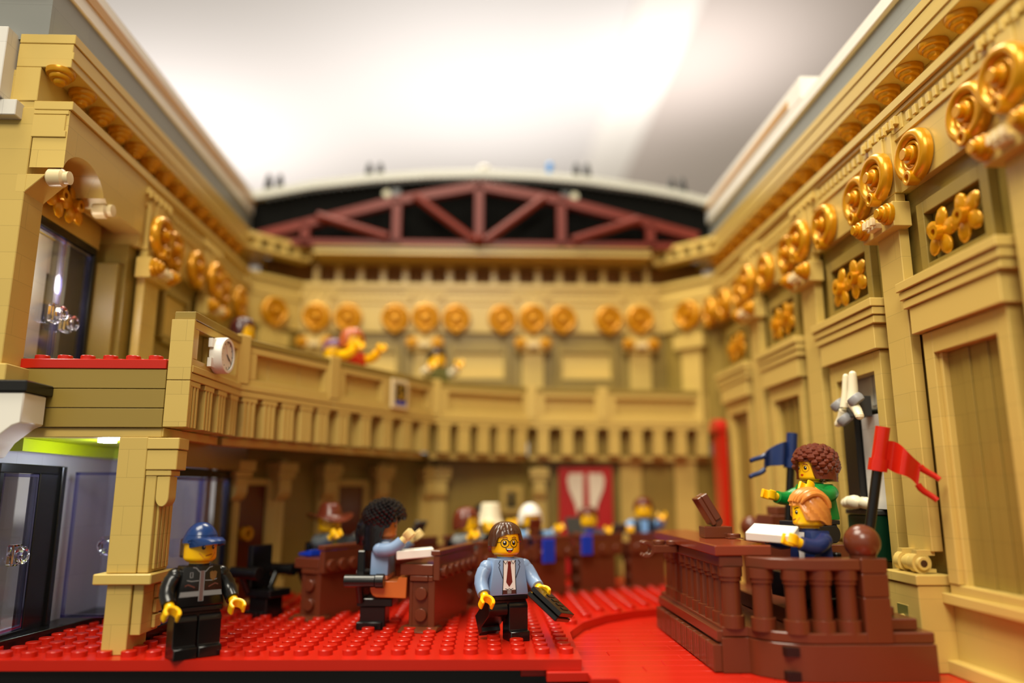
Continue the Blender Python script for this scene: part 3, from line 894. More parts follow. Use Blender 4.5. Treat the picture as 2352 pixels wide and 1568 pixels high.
# gallery door above
e = empty('window_3', (-168, 291, 96), PI / 2, 'black framed glass door of the gallery under the gold flower arch', 'glass door'); e['kind'] = 'structure'
b = MB()
b.box(-23, 23, -1.8, 2.2, 55, 58.4); b.box(-23, -20.8, -1.8, 2.2, 0, 55); b.box(20.8, 23, -1.8, 2.2, 0, 55); b.box(-23, 23, -1.8, 2.2, 0, 3.2)
part('frame', b.mesh('frame', [BLACK], 0.2), e)
glass_leaf(e, -20.6, 0.6, 3.4, 54.8); glass_leaf(e, 1, 20.6, 3.4, 54.8)
clear_knob(e, -3.4, -0.4, 24); clear_knob(e, 5, -0.4, 22)
b = MB(); b.box(-186, -178, 268, 300, 96, 154); b.box(-186, -178.2, 268, 316, 140, 154)
struct('wall_lobby', b, [WHITEB], 'pale wall seen through the gallery door')
d = bpy.data.lights.new('gallery_lamp', 'POINT'); d.energy = 3.5; d.color = (1.0, 0.93, 0.68); d.shadow_soft_size = 0.05
o = link(bpy.data.objects.new('gallery_lamp', d)); o.location = Vector((-172.5, 276, 136)) * S
b = MB(); b.box(-196, -186, 262, 312, 0, 66)
struct('wall_lobby', b, [WHITEB], 'pale wall outside the lobby doorway')
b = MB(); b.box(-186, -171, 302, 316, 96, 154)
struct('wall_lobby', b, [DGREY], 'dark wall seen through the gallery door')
# far left ledge with white bracket
e = empty('ledge_bracket', (-156.5, 256, -8), 0, 'white scroll bracket under a black ledge at the far left edge', 'bracket')
b = MB(); b.xz([(-24, 72), (-7, 72), (-4, 77), (2, 82), (4.6, 83), (4.6, 93), (-24, 93)], -4, 9); part('bracket', b.mesh('bracket', [WHITE], 0.4), e)
b = MB(); b.box(-24, 5.6, -5, 11, 93.2, 97); part('ledge', b.mesh('ledge', [BLACK], 0.4), e, 'black ledge')
b = MB(); b.box(-24, -5, 0, 12, 97.2, 99.4); b.box(-8, -3.6, -2, 12, 97.2, 103); b.box(-24, -8, 0, 12, 101, 103.2); part('sill', b.mesh('sill', [TAN], 0.3), e, 'tan sill')

# ------------------------------------------------------------------ roof gable and truss at the back
YT = 489.0
e = empty('roof_truss', (0, 0, 0), 0, 'reddish brown roof truss across the black gable', 'roof truss')
def beam(name, a, c, w=6.4, d=6, y=YT, rnd=False):
    b = MB()
    if rnd: b.cyl((a[0], y - 4, a[1]), (c[0], y - 4, c[1]), w / 2, n=16)
    else: b.bar((a[0], y, a[1]), (c[0], y, c[1]), d, w, (0, 1, 0)) if False else b.bar((a[0], y, a[1]), (c[0], y, c[1]), w, d, (0, 1, 0))
    part(name, b.mesh(name, [TRUSS], 0.3), e)
beam('bottom_chord', (-150, 217), (146, 217), 4.4)
for a, c in (((-154, 221), (-124, 229.5)), ((-124, 229.5), (-61, 247.6)), ((-61, 247.6), (-5.2, 259)), ((-5.2, 259), (51, 249)), ((51, 249), (112, 233)), ((112, 233), (145, 224))): beam('top_chord', a, c)
for x, z in ((-122, 229), (-61, 247), (-5.2, 259), (51, 248.6), (112, 232)): beam('post', (x, 216), (x, z), 6)
for a, c in (((-114, 235), (-66, 220.4)), ((-49, 250), (-8, 218.4)), ((39.5, 250), (-1, 218.4)), ((105, 235), (58, 219.6))): beam('brace', a, c, 6.0, rnd=True)
b = MB(); b.sphere((-5.2, YT - 6, 219), 3.6); part('joint', b.mesh('joint', [TRUSS]), e)
b = MB()
gp = [(-172, 214), (-172, 247), (-150, 251), (-120, 257.4), (-78, 263.2), (-40, 266.4), (-5, 267.6), (32, 266.6), (68, 264), (110, 258.4), (134, 254.2), (166, 246), (166, 214)]
b.xz(gp, 498, 506)
GABLE = plastic('gable_black', (14, 14, 12), 0.9); GABLE.node_tree.nodes['Principled BSDF'].inputs['Specular IOR Level'].default_value = 0.1
for k in range(16):
    x = -158 + 20.4 * k; b.box(x - 0.4, x + 0.4, 497.2, 498, 215, 248)
struct('wall_back', b, [GABLE], 'black gable behind the roof truss')
top = gp[1:-1]
b = MB(); b.xz([(x, z + 0.4) for x, z in top] + [(x, z + 6.4) for x, z in top[::-1]], 493, 640)
struct('trim_12', b, [LGREY], 'pale arched roof edge above the gable', 0.4)
b = MB()
for k in range(62):
    x = -150 + 4.9 * k
    for (x0, z0), (x1, z1) in zip(top, top[1:]):
        if x0 <= x <= x1: z = z0 + (z1 - z0) * (x - x0) / (x1 - x0)
    b.box(x - 1.3, x + 1.3, 493.4, 498, z - 2, z + 0.3)
struct('trim_13', b, [plastic('gable_teeth', (44, 44, 38), 0.45)], 'row of dark teeth under the roof edge')
k = 0
for px, z in ((-148, 258), (-79, 267.6), (66.5, 269.5), (134, 259.5)):
    for dx in (-3.4, 4.2):
        b = MB(); b.lathe([(3.2, 0), (2.8, 3), (2.0, 8), (1.2, 11), (0, 11.6)], n=12)
        solo('roof_spike', b, [BLACK], 'dark spike on the pale roof edge, %s from the left' % ORD[k], 'spike', 'spikes on the roof edge', loc=(px + dx, 496.5, z)); k += 1
for px, side in ((-69.5, 'left'), (61.5, 'right')):
    e2 = empty('gable_lamp', (px, 496.5, 255.6), 0, 'small round pale lamp on the %s slope of the black gable' % side, 'lamp', 'lamps on the gable')
    b = MB(); b.lathe([(3.0, 0), (3.0, 2), (2.4, 3), (0, 3)], (0, 1.2, 0), (0, -1, 0), 18); part('lamp_glass', b.mesh('lamp_glass', [emit('gable_lamp', (196, 190, 160), 0.15) if 'gable_lamp' not in MATS else MATS['gable_lamp']]), e2)
    b = MB(); b.box(3.4 if px < 0 else -9.4, 9.4 if px < 0 else -3.4, -1.4, 1.2, -7, 3.4); part('mount', b.mesh('mount', [DGREY]), e2)
b = MB(); b.lathe([(4.4, 0), (4.4, 1.6), (3.6, 2.4), (0, 2.6)], n=18); b.box(-4.6, 4.6, -3, 3, -0.6, 0)
solo('roof_dome', b, [WHITE], 'white round cap on the crown of the roof edge', 'ornament', loc=(-2, 497, 275))
b = MB(); b.cyl((0, 0, 0), (0.6, 0, 3.2), 1.6); b.sphere((0.8, 0, 5.2), 2.5, 12, (1, 1, 1.2)); b.box(-2.6, 2.6, -1.6, 1.6, -0.6, 0)
solo('roof_ornament', b, [plastic('sky_blue_plastic', (30, 140, 220), 0.3)], 'small blue ornament standing on the roof edge', 'ornament', loc=(43.6, 497, 273.4))

# ------------------------------------------------------------------ desks
def stud(b, p, axis, n=14, m=None): b.lathe([(2.45, 0), (2.45, 1.5), (2.25, 1.75), (0, 1.8)], p, axis, n, m)
_b = MB(); stud(_b, (0, 0, 0), (0, -1, 0)); STUDM = _b.mesh('stud', [BROWN])
def desk(a, c, label, studs, end_studs=True, zt=30.4, lead=0):
    """a -> c runs along the room-side face, room side on local -y"""
    T, L = seg_T(a, c); d = Vector(c) - Vector(a)
    e = empty('desk', (a[0], a[1], 0), math.atan2(d.y, d.x), label, 'desk', 'curved rows of desks')
    b = MB(); b.box(0, L, -0.2, 2.4, 19, zt - 2.2); b.box(-0.3, L, -0.4, 3.4, zt - 2, zt); 
    part('front_board', b.mesh('front_board', [BROWN], 0.25), e)
    for k in range(studs):
        p = part('stud', STUDM, e); p.location = Vector((L * (k + 0.5) / studs, -0.2, 22.2)) * S
    b = MB(); b.box(0, L, 2.5, 16, 20.8, 25.0); b.box(0, L, 2.5, 4.4, 18.6, 20.7); b.box(0, 7, 4.5, 12, 18.6, 20.7)
    part('writing_top', b.mesh('writing_top', [BROWN], 0.25), e)
    b = MB(); b.box(0.6, L - 4, 1.8, 4.6, 0.2, 19)
    part('modesty_panel', b.mesh('modesty_panel', [BROWN], 0.2), e)
    b = MB(); b.box(1.2, 6.2, 2.6, 12.2, 1.8, 18.5); b.box(0.9, 6.2, 10.9, 12.4, 1.8, 18.5)
    for z in (6.2, 14.0):
        p = part('stud', STUDM, e); p.location = Vector((1.2, 7.2, z)) * S; p.rotation_euler = (0, 0, -PI / 2)
    part('pedestal', b.mesh('pedestal', [BROWN], 0.25), e)
    b = MB(); b.hexa([(-3.6, 0.2, 0.1), (7, 0.2, 0.1), (7, 15.6, 0.1), (-3.6, 15.6, 0.1), (0.2, 0.6, 2.0), (7, 0.6, 1.7), (7, 15.2, 1.7), (0.2, 15.2, 2.0)])
    part('foot', b.mesh('foot', [BROWN], 0.4), e)
    return e
ROWB = [((-17.5, 304), (-4.5, 352)), ((-1.5, 357), (22, 388)), ((26, 392), (47, 409)), ((52, 413), (76, 426)), ((81, 428), (106, 434))]
ROWA = [((-67.5, 331), (-50, 363)), ((-47, 368), (-24, 400)), ((-20, 404), (4, 424)), ((8, 427), (32, 441))]
for k, (a, c) in enumerate(ROWB):
    desk(a, c, ['brown desk holding the white book, beside the walking figure', 'brown desk right behind the walking figure', 'brown desk in front of the white-haired figure', 'brown desk in the front row, in front of the red hanging', 'brown desk in front of the rightmost seated figure'][k], [6, 5, 3, 3, 3][k])
for k, (a, c) in enumerate(ROWA):
    desk(a, c, ['brown desk in front of the figure in the wide brown hat', 'brown back row desk behind the curly black-haired figure', 'brown back row desk, third from the left end of its row', 'brown back row desk, fourth from the left end of its row'][k], [5, 5, 4, 4][k])

def chair(loc, rz, label, group='black chairs at the desks', z=11.9, tail=8.5):
    e = empty('chair', (loc[0], loc[1], 0), rz, label, 'chair', group)
    b = MB(); b.box(-6.4, 6.4, -6, 8, z - 3.2, z - 0.1); part('seat', b.mesh('seat', [BLACK], 0.3), e)
    b = MB(); b.box(-6.2, 6.2, 5.4, 8.4, z, z + 18); part('backrest', b.mesh('backrest', [BLACK], 0.4), e)
    b = MB(); b.box(-5, 5, -3, 7, 0.1, z - 3.3); b.box(-6.6, 6.6, -2, 8, 0.1, 3.0); part('base', b.mesh('base', [BLACK], 0.3), e)
    for s in (-1, 1):
        b = MB(); b.cyl((s * 10.6, tail, z + 7), (s * 10.6, 0, z + 7), 2.4); b.cyl((s * 10.6, -0.1, z + 7), (s * 10.6, -3.4, z + 7), 2.7); b.cyl((s * 6.2, 6.5, z - 1.2), (s * 10.2, 6.5, z + 6), 1.5)
        part('armrest', b.mesh('armrest', [BLACK], 0.15), e)
    return e

# ------------------------------------------------------------------ toy figures
def rx(a): return Matrix.Rotation(a, 4, 'X')
def fan(b, c, pts, f, m):
    b.m = m
    C = b.v(f(*c)); V = [b.v(f(*p)) for p in pts]
    for i in range(len(V)): b.face([C, V[i], V[(i + 1) % len(V)]])
def ell(cx, cz, rx_, rz_, n=16): return [(cx + rx_ * math.cos(2 * PI * i / n), cz + rz_ * math.sin(2 * PI * i / n)) for i in range(n)]
HR = 5.15
def on_head(d):
    def f(u, z):
        a = u / HR; r = HR + d
        return (r * math.sin(a), -r * math.cos(a), z)
    return f
def strip(b, pts, w, f, m):
    b.m = m; V = []
    for i, p in enumerate(pts):
        q0 = Vector(pts[max(i - 1, 0)]); q1 = Vector(pts[min(i + 1, len(pts) - 1)])
        t = (q1 - q0).normalized(); n = Vector((-t.y, t.x)) * w / 2
        V.append((b.v(f(p[0] + n.x, p[1] + n.y)), b.v(f(p[0] - n.x, p[1] - n.y))))
    for (a, c), (d, e) in zip(V, V[1:]): b.face([a, c, e, d])
def head_mesh(skin, face):
    b = MB()
    prof = [(0, 28.9), (3.2, 28.9), (3.2, 29.9), (4.2, 30.0)]
    for i in range(7):
        a = R(-90 + 15 * i); prof.append((3.75 + 1.4 * math.cos(a), 31.5 + 1.4 * math.sin(a)))
    for i in range(7):
        a = R(15 * i); prof.append((3.75 + 1.4 * math.cos(a), 37.2 + 1.4 * math.sin(a)))
    prof += [(2.5, 38.6), (2.5, 40.1), (0, 40.1)]
    b.lathe(prof, n=40, m=0)
    f1, f2, f3 = on_head(0.05), on_head(0.09), on_head(0.13)
    if face:
        ez = 34.7; ex = 1.75
        if face == 'glasses':
            for s in (-1, 1):
                strip(b, ell(s * ex, 34.4, 1.5, 1.45, 24) + ell(s * ex, 34.4, 1.5, 1.45, 24)[:2], 0.26, f3, 1)
            strip(b, [(-0.42, 34.8), (0, 35.0), (0.42, 34.8)], 0.24, f3, 1)
            strip(b, [(3.1, 34.7), (4.6, 34.6)], 0.2, f3, 1); strip(b, [(-3.1, 34.7), (-4.6, 34.6)], 0.2, f3, 1)
            for s in (-1, 1):
                fan(b, (s * ex - 0.1, 34.5), ell(s * ex - 0.1, 34.5, 0.74, 0.86), f1, 1)
                fan(b, (s * ex - 0.2, 34.8), ell(s * ex - 0.2, 34.85, 0.3, 0.35, 10), f2, 2)
                strip(b, [(s * ex - 0.9, 36.1), (s * ex - 0.3, 36.5), (s * ex + 0.5, 36.45), (s * ex + 1.0, 36.1)], 0.36, f1, 4)
            mouth = [(-1.55, 32.75), (-1.45, 32.2), (-1.0, 31.5), (-0.4, 31.15), (0.4, 31.15), (1.0, 31.5), (1.45, 32.2), (1.55, 32.75), (0.8, 32.6), (0, 32.55), (-0.8, 32.6)]
            fan(b, (0, 32.1), mouth, f1, 1)
            fan(b, (0, 32.3), [(-1.15, 32.5), (-1.05, 32.15), (0, 32.0), (1.05, 32.15), (1.15, 32.5), (0, 32.42)], f2, 2)
            fan(b, (0, 31.5), ell(0, 31.52, 0.72, 0.28, 12), f2, 3)
        else:
            for s in (-1, 1):
                fan(b, (s * ex, ez), ell(s * ex, ez, 0.62, 0.72), f1, 1)
                fan(b, (s * ex + 0.2, ez + 0.25), ell(s * ex + 0.2, ez + 0.25, 0.22, 0.24, 8), f2, 2)
                q = -0.35 if face == 'stern' else 0.25
                strip(b, [(s * (ex - 0.9), ez + 1.25 + q), (s * ex, ez + 1.45), (s * (ex + 1.0), ez + 1.3 - q * 0.5)], 0.36, f1, 4 if face != 'stern' else 1)
            if face == 'lady':
                fan(b, (0, 32.0), [(-0.95, 32.2), (0, 32.55), (0.95, 32.2), (0, 31.6)], f1, 3)
                for s in (-1, 1): strip(b, ell(s * ex, 34.6, 1.4, 1.35, 20) + ell(s * ex, 34.6, 1.4, 1.35, 20)[:2], 0.13, f3, 4)
            elif face == 'stern':
                strip(b, [(-0.9, 32.0), (0, 32.2), (1.3, 32.5)], 0.34, f1, 4)
                strip(b, [(-3.0, 33.0), (-2.2, 32.2), (-1.4, 31.2), (0, 30.9), (1.4, 31.2), (2.2, 32.2), (3.0, 33.0)], 0.4, f1, 5)
            else:
                strip(b, [(-1.4, 32.5), (-0.7, 32.05), (0, 31.9), (0.7, 32.05), (1.4, 32.5)], 0.3, f1, 1)
    return b.mesh('head', [skin, INK, WINK, LIPS, RINK, plastic('stubble_print', (224, 150, 20), 0.4) if 'stubble_print' not in MATS else MATS['stubble_print']])
def torso_mesh(col, prt, tie=None, shirt=None):
    b = MB()
    P = [(-7.8, -3.5, 16), (7.8, -3.5, 16), (7.8, 3.5, 16), (-7.8, 3.5, 16), (-5.9, -3.5, 28.8), (5.9, -3.5, 28.8), (5.9, 3.5, 28.8), (-5.9, 3.5, 28.8)]
    b.m = 0; b.hexa(P)
    bm2 = b.bm
    ed = [e for e in bm2.edges]
    bmesh.ops.bevel(bm2, geom=ed, offset=0.45, segments=2, profile=0.5, affect='EDGES')
    b.cyl((0, 0, 28.7), (0, 0, 29.4), 3.3, m=0)
    pl = lambda d: (lambda u, z: (u, -3.5 - d, z))
    p1, p2, p3 = pl(0.04), pl(0.08), pl(0.12)
    def poly(pts, f, m):
        b.m = m; b.face([b.v(f(*q)) for q in pts])
    if prt == 'suit':
        poly([(-2.6, 16.5), (2.6, 16.5), (2.5, 20), (2.4, 28.2), (-2.4, 28.2), (-2.5, 20)], p1, 2)
        poly([(-2.6, 16.5), (2.6, 16.5), (2.58, 17.9), (-2.58, 17.9)], p2, 4)
        poly([(-0.8, 16.6), (0.8, 16.6), (0.8, 17.8), (-0.8, 17.8)], p3, 5)
        poly([(-0.55, 27.9), (0.55, 27.9), (0.75, 27.2), (0.55, 26.6), (1.25, 20.6), (0, 18.9), (-1.25, 20.6), (-0.55, 26.6), (-0.75, 27.2)], p2, 3)
        for s in (-1, 1):
            strip(b, [(s * 2.4, 28.3), (s * 2.45, 22), (s * 2.7, 16.4)], 0.28, p3, 1)
            strip(b, [(s * 3.6, 28.3), (s * 4.3, 27.2), (s * 3.7, 26.7), (s * 4.2, 26.0), (s * 3.4, 24.0), (s * 2.5, 21.8)], 0.24, p3, 1)
            strip(b, [(s * 0.7, 28.1), (s * 1.5, 26.9), (s * 2.35, 28.1)], 0.26, p3, 1)
        strip(b, [(-1.6, 18.4), (-0.5, 18.0), (0, 18.4), (0.5, 18.0), (1.6, 18.4)], 0.22, p2, 1)
    elif prt == 'guard':
        poly([(-7.0, 19.2), (6.9, 19.2), (6.6, 20.8), (-6.7, 20.8)], p1, 5)
        poly([(-0.85, 17.6), (0.85, 17.6), (0.8, 27.2), (-0.8, 27.2)], p2, 5)
        poly([(-0.55, 17.8), (0.55, 17.8), (0.5, 27.2), (-0.5, 27.2)], p3, 4)
        for z in range(20): strip(b, [(-0.4, 18.2 + 0.46 * z), (0.4, 18.4 + 0.46 * z)], 0.13, pl(0.15), 5)
        for s in (-1, 1):
            strip(b, [(s * 0.9, 26.8), (s * 2.2, 28.2), (s * 3.2, 28.4)], 0.3, p3, 5)
            strip(b, [(s * 2.2, 22.0), (s * 4.4, 23.0), (s * 5.4, 22.6)], 0.4, p2, 4)
            strip(b, [(s * 1.0, 24.1), (s * 3.4, 24.0), (s * 4.9, 24.4)], 0.26, p2, 5)
        b.m = 6; fan(b, (3.6, 25.4), [(2.4, 26.6), (3.1, 27.0), (3.6, 26.8), (4.1, 27.0), (4.8, 26.6), (4.6, 24.8), (3.6, 23.8), (2.6, 24.8)], p3, 6)
        strip(b, [(-3.9, 25.2), (-3.9, 26.8), (-3.1, 26.8), (-3.1, 25.2), (-3.9, 25.2)], 0.24, p2, 5)
    elif prt == 'vest':
        poly([(-1.6, 16.5), (1.6, 16.5), (2.4, 28.2), (-2.4, 28.2)], p1, 2)
        for s in (-1, 1): strip(b, [(s * 2.5, 28.3), (s * 1.7, 22), (s * 1.7, 16.4)], 0.3, p2, 1)
        if tie: poly([(-0.5, 27.9), (0.5, 27.9), (1.1, 20.6), (0, 19), (-1.1, 20.6)], p2, 3)
    return b.mesh('torso', [col, INK, shirt or WINK, tie or TIE, plastic_once('pocket_print', (104, 58, 48)) if prt == 'guard' else plastic_once('belt_brown', (76, 40, 34)), GINK, plastic_once('badge_gold', (120, 84, 40))])
def plastic_once(n, c):
    return MATS.get(n) or plastic(n, c, 0.4)
def arm_meshes(sd, col):
    """right arm sd=-1; pivot at shoulder; hanging pose around the pivot"""
    b = MB()
    b.sphere((sd * 0.5, 0, 0), 2.75, 14)
    b.tube([(sd * 0.4, 0, -0.2), (sd * 1.6, 0.0, -1.6), (sd * 2.3, -0.1, -3.6), (sd * 2.6, -0.7, -5.6), (sd * 2.6, -2.0, -7.4), (sd * 2.5, -3.6, -9.0)], [2.6, 2.6, 2.55, 2.5, 2.4, 2.3], 16)
    arm = b.mesh('arm', [col])
    return arm
def hand_mesh(sd, skin):
    b = MB()
    d = Vector((0, -0.72, -0.70)).normalized(); ax = Vector((0, -d.z, d.y)).normalized(); sx = Vector((1, 0, 0))
    w = Vector((sd * 2.5, -3.5, -8.9))
    b.cyl(w, w + d * 2.6, 1.55, n=14)
    c = w + d * 4.3
    n = 18; ang0 = 50; Q = [[], [], [], []]
    for i in range(n + 1):
        a = R(ang0 + (360 - 2 * ang0) * i / n)
        dr = d * math.cos(a) + sx * math.sin(a)
        for k, (r, h) in enumerate(((2.75, -1.7), (2.75, 1.7), (1.6, 1.7), (1.6, -1.7))):
            Q[k].append(b.v(c + dr * r + ax * h))
    for k in range(4):
        A, B = Q[k], Q[(k + 1) % 4]
        for i in range(n): b.face([A[i], A[i + 1], B[i + 1], B[i]])
    b.face([Q[k][0] for k in range(4)]); b.face([Q[k][-1] for k in range(3, -1, -1)])
    return b.mesh('hand', [skin], 0.3)
def leg_mesh(sd, col):
    b = MB()
    pr = [(3.2, -11), (-4.7, -11), (-4.7, -7.6), (-3.0, -7.2), (-3.0, 0)] + [(-3.2 * math.cos(a), 3.2 * math.sin(a)) for a in [R(12 * i) for i in range(1, 15)]] + [(3.2, -1)]
    x0, x1 = (0.25, 7.7) if sd > 0 else (-7.7, -0.25)
    b.yz(pr, x0, x1)
    return b.mesh('leg', [col], 0.22)
def hips_mesh(col):
    b = MB(); b.box(-7.7, 7.7, -3.4, 3.4, 14.3, 15.9); b.box(-1.2, 1.2, -3.2, 3.2, 11, 14.2) if False else None
    b.box(-7.5, 7.5, -2.2, 2.2, 12.4, 14.3)
    return b.mesh('hips', [col], 0.25)

def hair_shell(hem, Rf, ztop, col, groove=0.0, gk=9, tilt=0.0, name='hair', n=64, m=14, zc=33.6, yoff=0.0, powr=2.4):
    b = MB(); rows = []
    zin = 30
    outer = []
    for j in range(m + 1):
        v = j / m; ring = []
        for i in range(n):
            a = 2 * PI * i / n            # 0 = front (-y)
            h = hem(a)
            z = h + (ztop - h) * (1 - (1 - v) ** 1.6)
            r = Rf(a)
            if z > zc: r *= max(0.0, 1 - ((z - zc) / (ztop - zc)) ** powr) ** (1 / powr)
            g = groove * math.sin(gk * a + tilt * (z - zc)) * min(1, r / 3)
            r = max(r + g, 0.02)
            ring.append(b.v((r * math.sin(a), -r * math.cos(a) + yoff, z)))
        outer.append(ring)
    inner = []
    for i in range(n):
        a = 2 * PI * i / n
        inner.append(b.v((5.22 * math.sin(a), -5.22 * math.cos(a), hem(a))))
    inner2 = [b.v((5.22 * math.sin(2 * PI * i / n), -5.22 * math.cos(2 * PI * i / n), max(38.7, hem(2 * PI * i / n) + 0.1))) for i in range(n)]
    b.grid([inner2, inner] + outer, True)
    b.face(outer[-1]); b.face(inner2[::-1])
    return b
def wrap(a): return (a + PI) % (2 * PI) - PI
def sstep(x, a, b_):
    t = min(1, max(0, (x - a) / (b_ - a))); return t * t * (3 - 2 * t)
def hair_side():
    def hem(a):
        q = wrap(a); s = abs(q)
        front = 37.9 - 1.5 * sstep(-q, 0.1, 0.7) - 0.5 * sstep(q, 0.2, 0.7) - 0.3 * math.cos(q * 4)
        h = front + (33.2 - front) * sstep(s, 0.72, 1.0)
        if q > 0: h = front + (34.9 - front) * sstep(s, 0.75, 1.05)
        return h - 2.6 * sstep(s, 1.5, 2.4)
    b = hair_shell(hem, lambda a: 6.2 + 0.25 * abs(math.sin(a)), 42.0, None, 0.16, 22, 0.5, yoff=0.2)
    return b.mesh('hair', [HAIRB])
def hair_short(col):
    def hem(a):
        s = abs(wrap(a)); return 36.6 - 2.6 * sstep(s, 0.75, 1.1) - 2.2 * sstep(s, 1.5, 2.3)
    return hair_shell(hem, lambda a: 6.0, 41.4, None, 0.12, 16, 0.4, yoff=0.3).mesh('hair', [col])
def hair_bob(col):
    def hem(a):
        s = abs(wrap(a)); return 37.0 - 5.5 * sstep(s, 0.7, 1.15) - 1.2 * sstep(s, 1.5, 2.3)
    return hair_shell(hem, lambda a: 6.5 + 0.5 * sstep(abs(wrap(a)), 0.8, 2.0), 41.8, None, 0.16, 18, 0.3, yoff=0.5).mesh('hair', [col])
def hair_swoop():
    def hem(a):
        q = wrap(a); s = abs(q)
        return 36.9 - 4.7 * sstep(s, 0.68, 1.0) - 1.6 * sstep(s, 1.6, 2.2)
    b = hair_shell(hem, lambda a: 6.5 + 0.5 * math.cos(a) * -0.6, 42.6, None, 0.34, 13, 1.5, yoff=0.2, powr=2.2)
    for k in range(9):
        u = -5.0 + 1.25 * k; w = math.sqrt(1 - (u / 7.6) ** 2)
        pts = []
        for q in range(10):
            t = R(158 - 17.5 * q)          # front brow over the crown to the nape
            pts.append((u * (0.82 + 0.25 * math.sin(t)) + 0.5 * math.sin(q * 0.8), -math.cos(PI - t) * -6.6 * w * -1 + 0.3 if False else -6.6 * w * math.cos(PI - t) + 0.3, 36.0 + 6.3 * w * math.sin(t)))
        b.tube(pts, [0.4, 0.7, 0.85, 0.9, 0.9, 0.9, 0.9, 0.9, 0.8, 0.5], 8)
    return b.mesh('hair', [HAIRG])
def curls(b, cen, rad, hem, n, r0, seed, zmin):
    rd = random.Random(seed)
    g = PI * (3 - math.sqrt(5))
    for i in range(n):
        y = 1 - 2 * (i + 0.5) / n; r = math.sqrt(1 - y * y); t = g * i
        p = Vector((r * math.cos(t), r * math.sin(t), y))
        a = math.atan2(p.x, -p.y)
        q = Vector((cen[0] + p.x * rad[0], cen[1] + p.y * rad[1], cen[2] + p.z * rad[2]))
        if q.z < max(zmin, hem(a) + 0.3): continue
        s = r0 * (0.8 + 0.5 * rd.random())
        b.sphere(q, s, 8, (1.1, 1.0, 0.8 + 0.3 * rd.random()))
def hair_curly_lady():
    def hem(a):
        s = abs(wrap(a)); return 37.0 - 6.4 * sstep(s, 0.62, 1.0) - 1.0 * sstep(s, 1.5, 2.2)
    b = hair_shell(hem, lambda a: 6.6 + 1.3 * sstep(abs(wrap(a)), 0.9, 2.0), 42.4, None, 0.25, 14, 1.2, yoff=0.6)
    curls(b, (0, 1.4, 36.4), (7.3, 7.6, 6.6), hem, 150, 1.3, 3, 30.4)
    return b.mesh('hair', [HAIRR])
def hair_curly_long():
    def hem(a):
        s = abs(wrap(a)); return 37.4 - 3.4 * sstep(s, 0.75, 1.15) - 8.6 * sstep(s, 1.25, 1.75)
    b = hair_shell(hem, lambda a: 7.6 + 0.4 * sstep(abs(wrap(a)), 0.8, 2.0), 44.6, None, 0.2, 17, 1.4, yoff=0.2)
    curls(b, (0, 0.0, 38.2), (7.9, 8.2, 6.9), hem, 300, 0.95, 5, 34.5)
    b.tube([(0, 4, 37), (0, 7.0, 34), (0, 8.0, 31), (0, 8.2, 28.6), (0, 8.0, 27)], [4.6, 4.4, 4.0, 3.2, 1.6], 14)
    for k in range(60):
        z = 28 + 7 * random.random(); x = (random.random() * 2 - 1) * 3.6
        b.sphere((x, 8.0 + 3.4 * math.sqrt(max(0, 1 - (x / 4.4) ** 2)) * (0.9 if z > 23 else 0.6) - 0.4, z), 0.8, 8, (1, 0.6, 1.3))
    return b.mesh('hair', [HAIRK])
def cap_mesh():
    b = hair_shell(lambda a: 36.1 + 0.3 * math.cos(a), lambda a: 6.1, 42.8, None, 0.0, 8, yoff=0.1, powr=2.1)
    for k in range(6):
        a = 2 * PI * k / 6 + 0.3
        pts = []
        for j in range(9):
            z = 36.4 + 5.9 * j / 8; t = max(0, (z - 33.6) / 8.7); r = 6.1 * max(0, 1 - t ** 2.1) ** (1 / 2.1)
            pts.append((r * math.sin(a), -r * math.cos(a) + 0.1, z))
        b.tube(pts, 0.14, 6)
    b.lathe([(1.0, 42), (1.0, 42.6), (0, 42.8)], (0, 0.1, 0), n=14)
    # peak
    top, bot = [], []
    n = 22
    for j in range(7):
        t = j / 6; rt, rb = [], []
        for i in range(n + 1):
            a = R(-72 + 144 * i / n); w = a / R(72)
            r = 6.0 + t * 6.2 * math.cos(w * PI / 2) ** 0.7
            x = 6.0 * math.sin(a) * (1 - 0.1 * t) ; y = -6.0 * math.cos(a) - (r - 6.0)
            z = 37.3 + 0.9 * math.sin(t * PI) - 1.2 * w * w * (0.3 + t) - 0.2 * t * t
            rt.append(b.v((x, y, z))); rb.append(b.v((x, y, z - 0.9)))
        top.append(rt); bot.append(rb)
    b.grid(top); b.grid([r[::-1] for r in bot]); b.grid([top[-1], bot[-1]])
    b.grid([[r[0] for r in bot], [r[0] for r in top]]); b.grid([[r[-1] for r in top], [r[-1] for r in bot]])
    return b.mesh('cap', [CAPB])
def wide_hat_mesh(col):
    b = MB(); n = 40; prof = [(0, 43.2), (2.2, 43.4), (3.8, 42.8), (4.9, 41.0), (5.5, 38.6), (5.9, 37.4), (7.4, 37.0), (9.2, 36.9), (10.6, 37.2), (10.7, 36.8), (9.2, 36.4), (7.4, 36.4), (5.4, 36.6), (5.3, 37.4)]
    rings = []
    for r, z in prof:
        ring = []
        for i in range(n):
            a = 2 * PI * i / n; q = r
            lift = 0.0
            if r > 6.2: lift = (r - 6) * (0.24 * math.cos(2 * a) * -1) - (r - 6) * 0.30 * abs(math.cos(a)) ** 3
            if r < 5 and z > 41.5: lift = -0.8 * (math.cos(a) ** 4 if False else abs(math.cos(a)) ** 6) * (r / 4)
            ring.append(b.v((q * math.sin(a), -q * math.cos(a) * 1.05, z + lift)))
        rings.append(ring)
    b.grid(rings, True); b.face(rings[0]); b.face(rings[-1])
    return b.mesh('hat', [col])
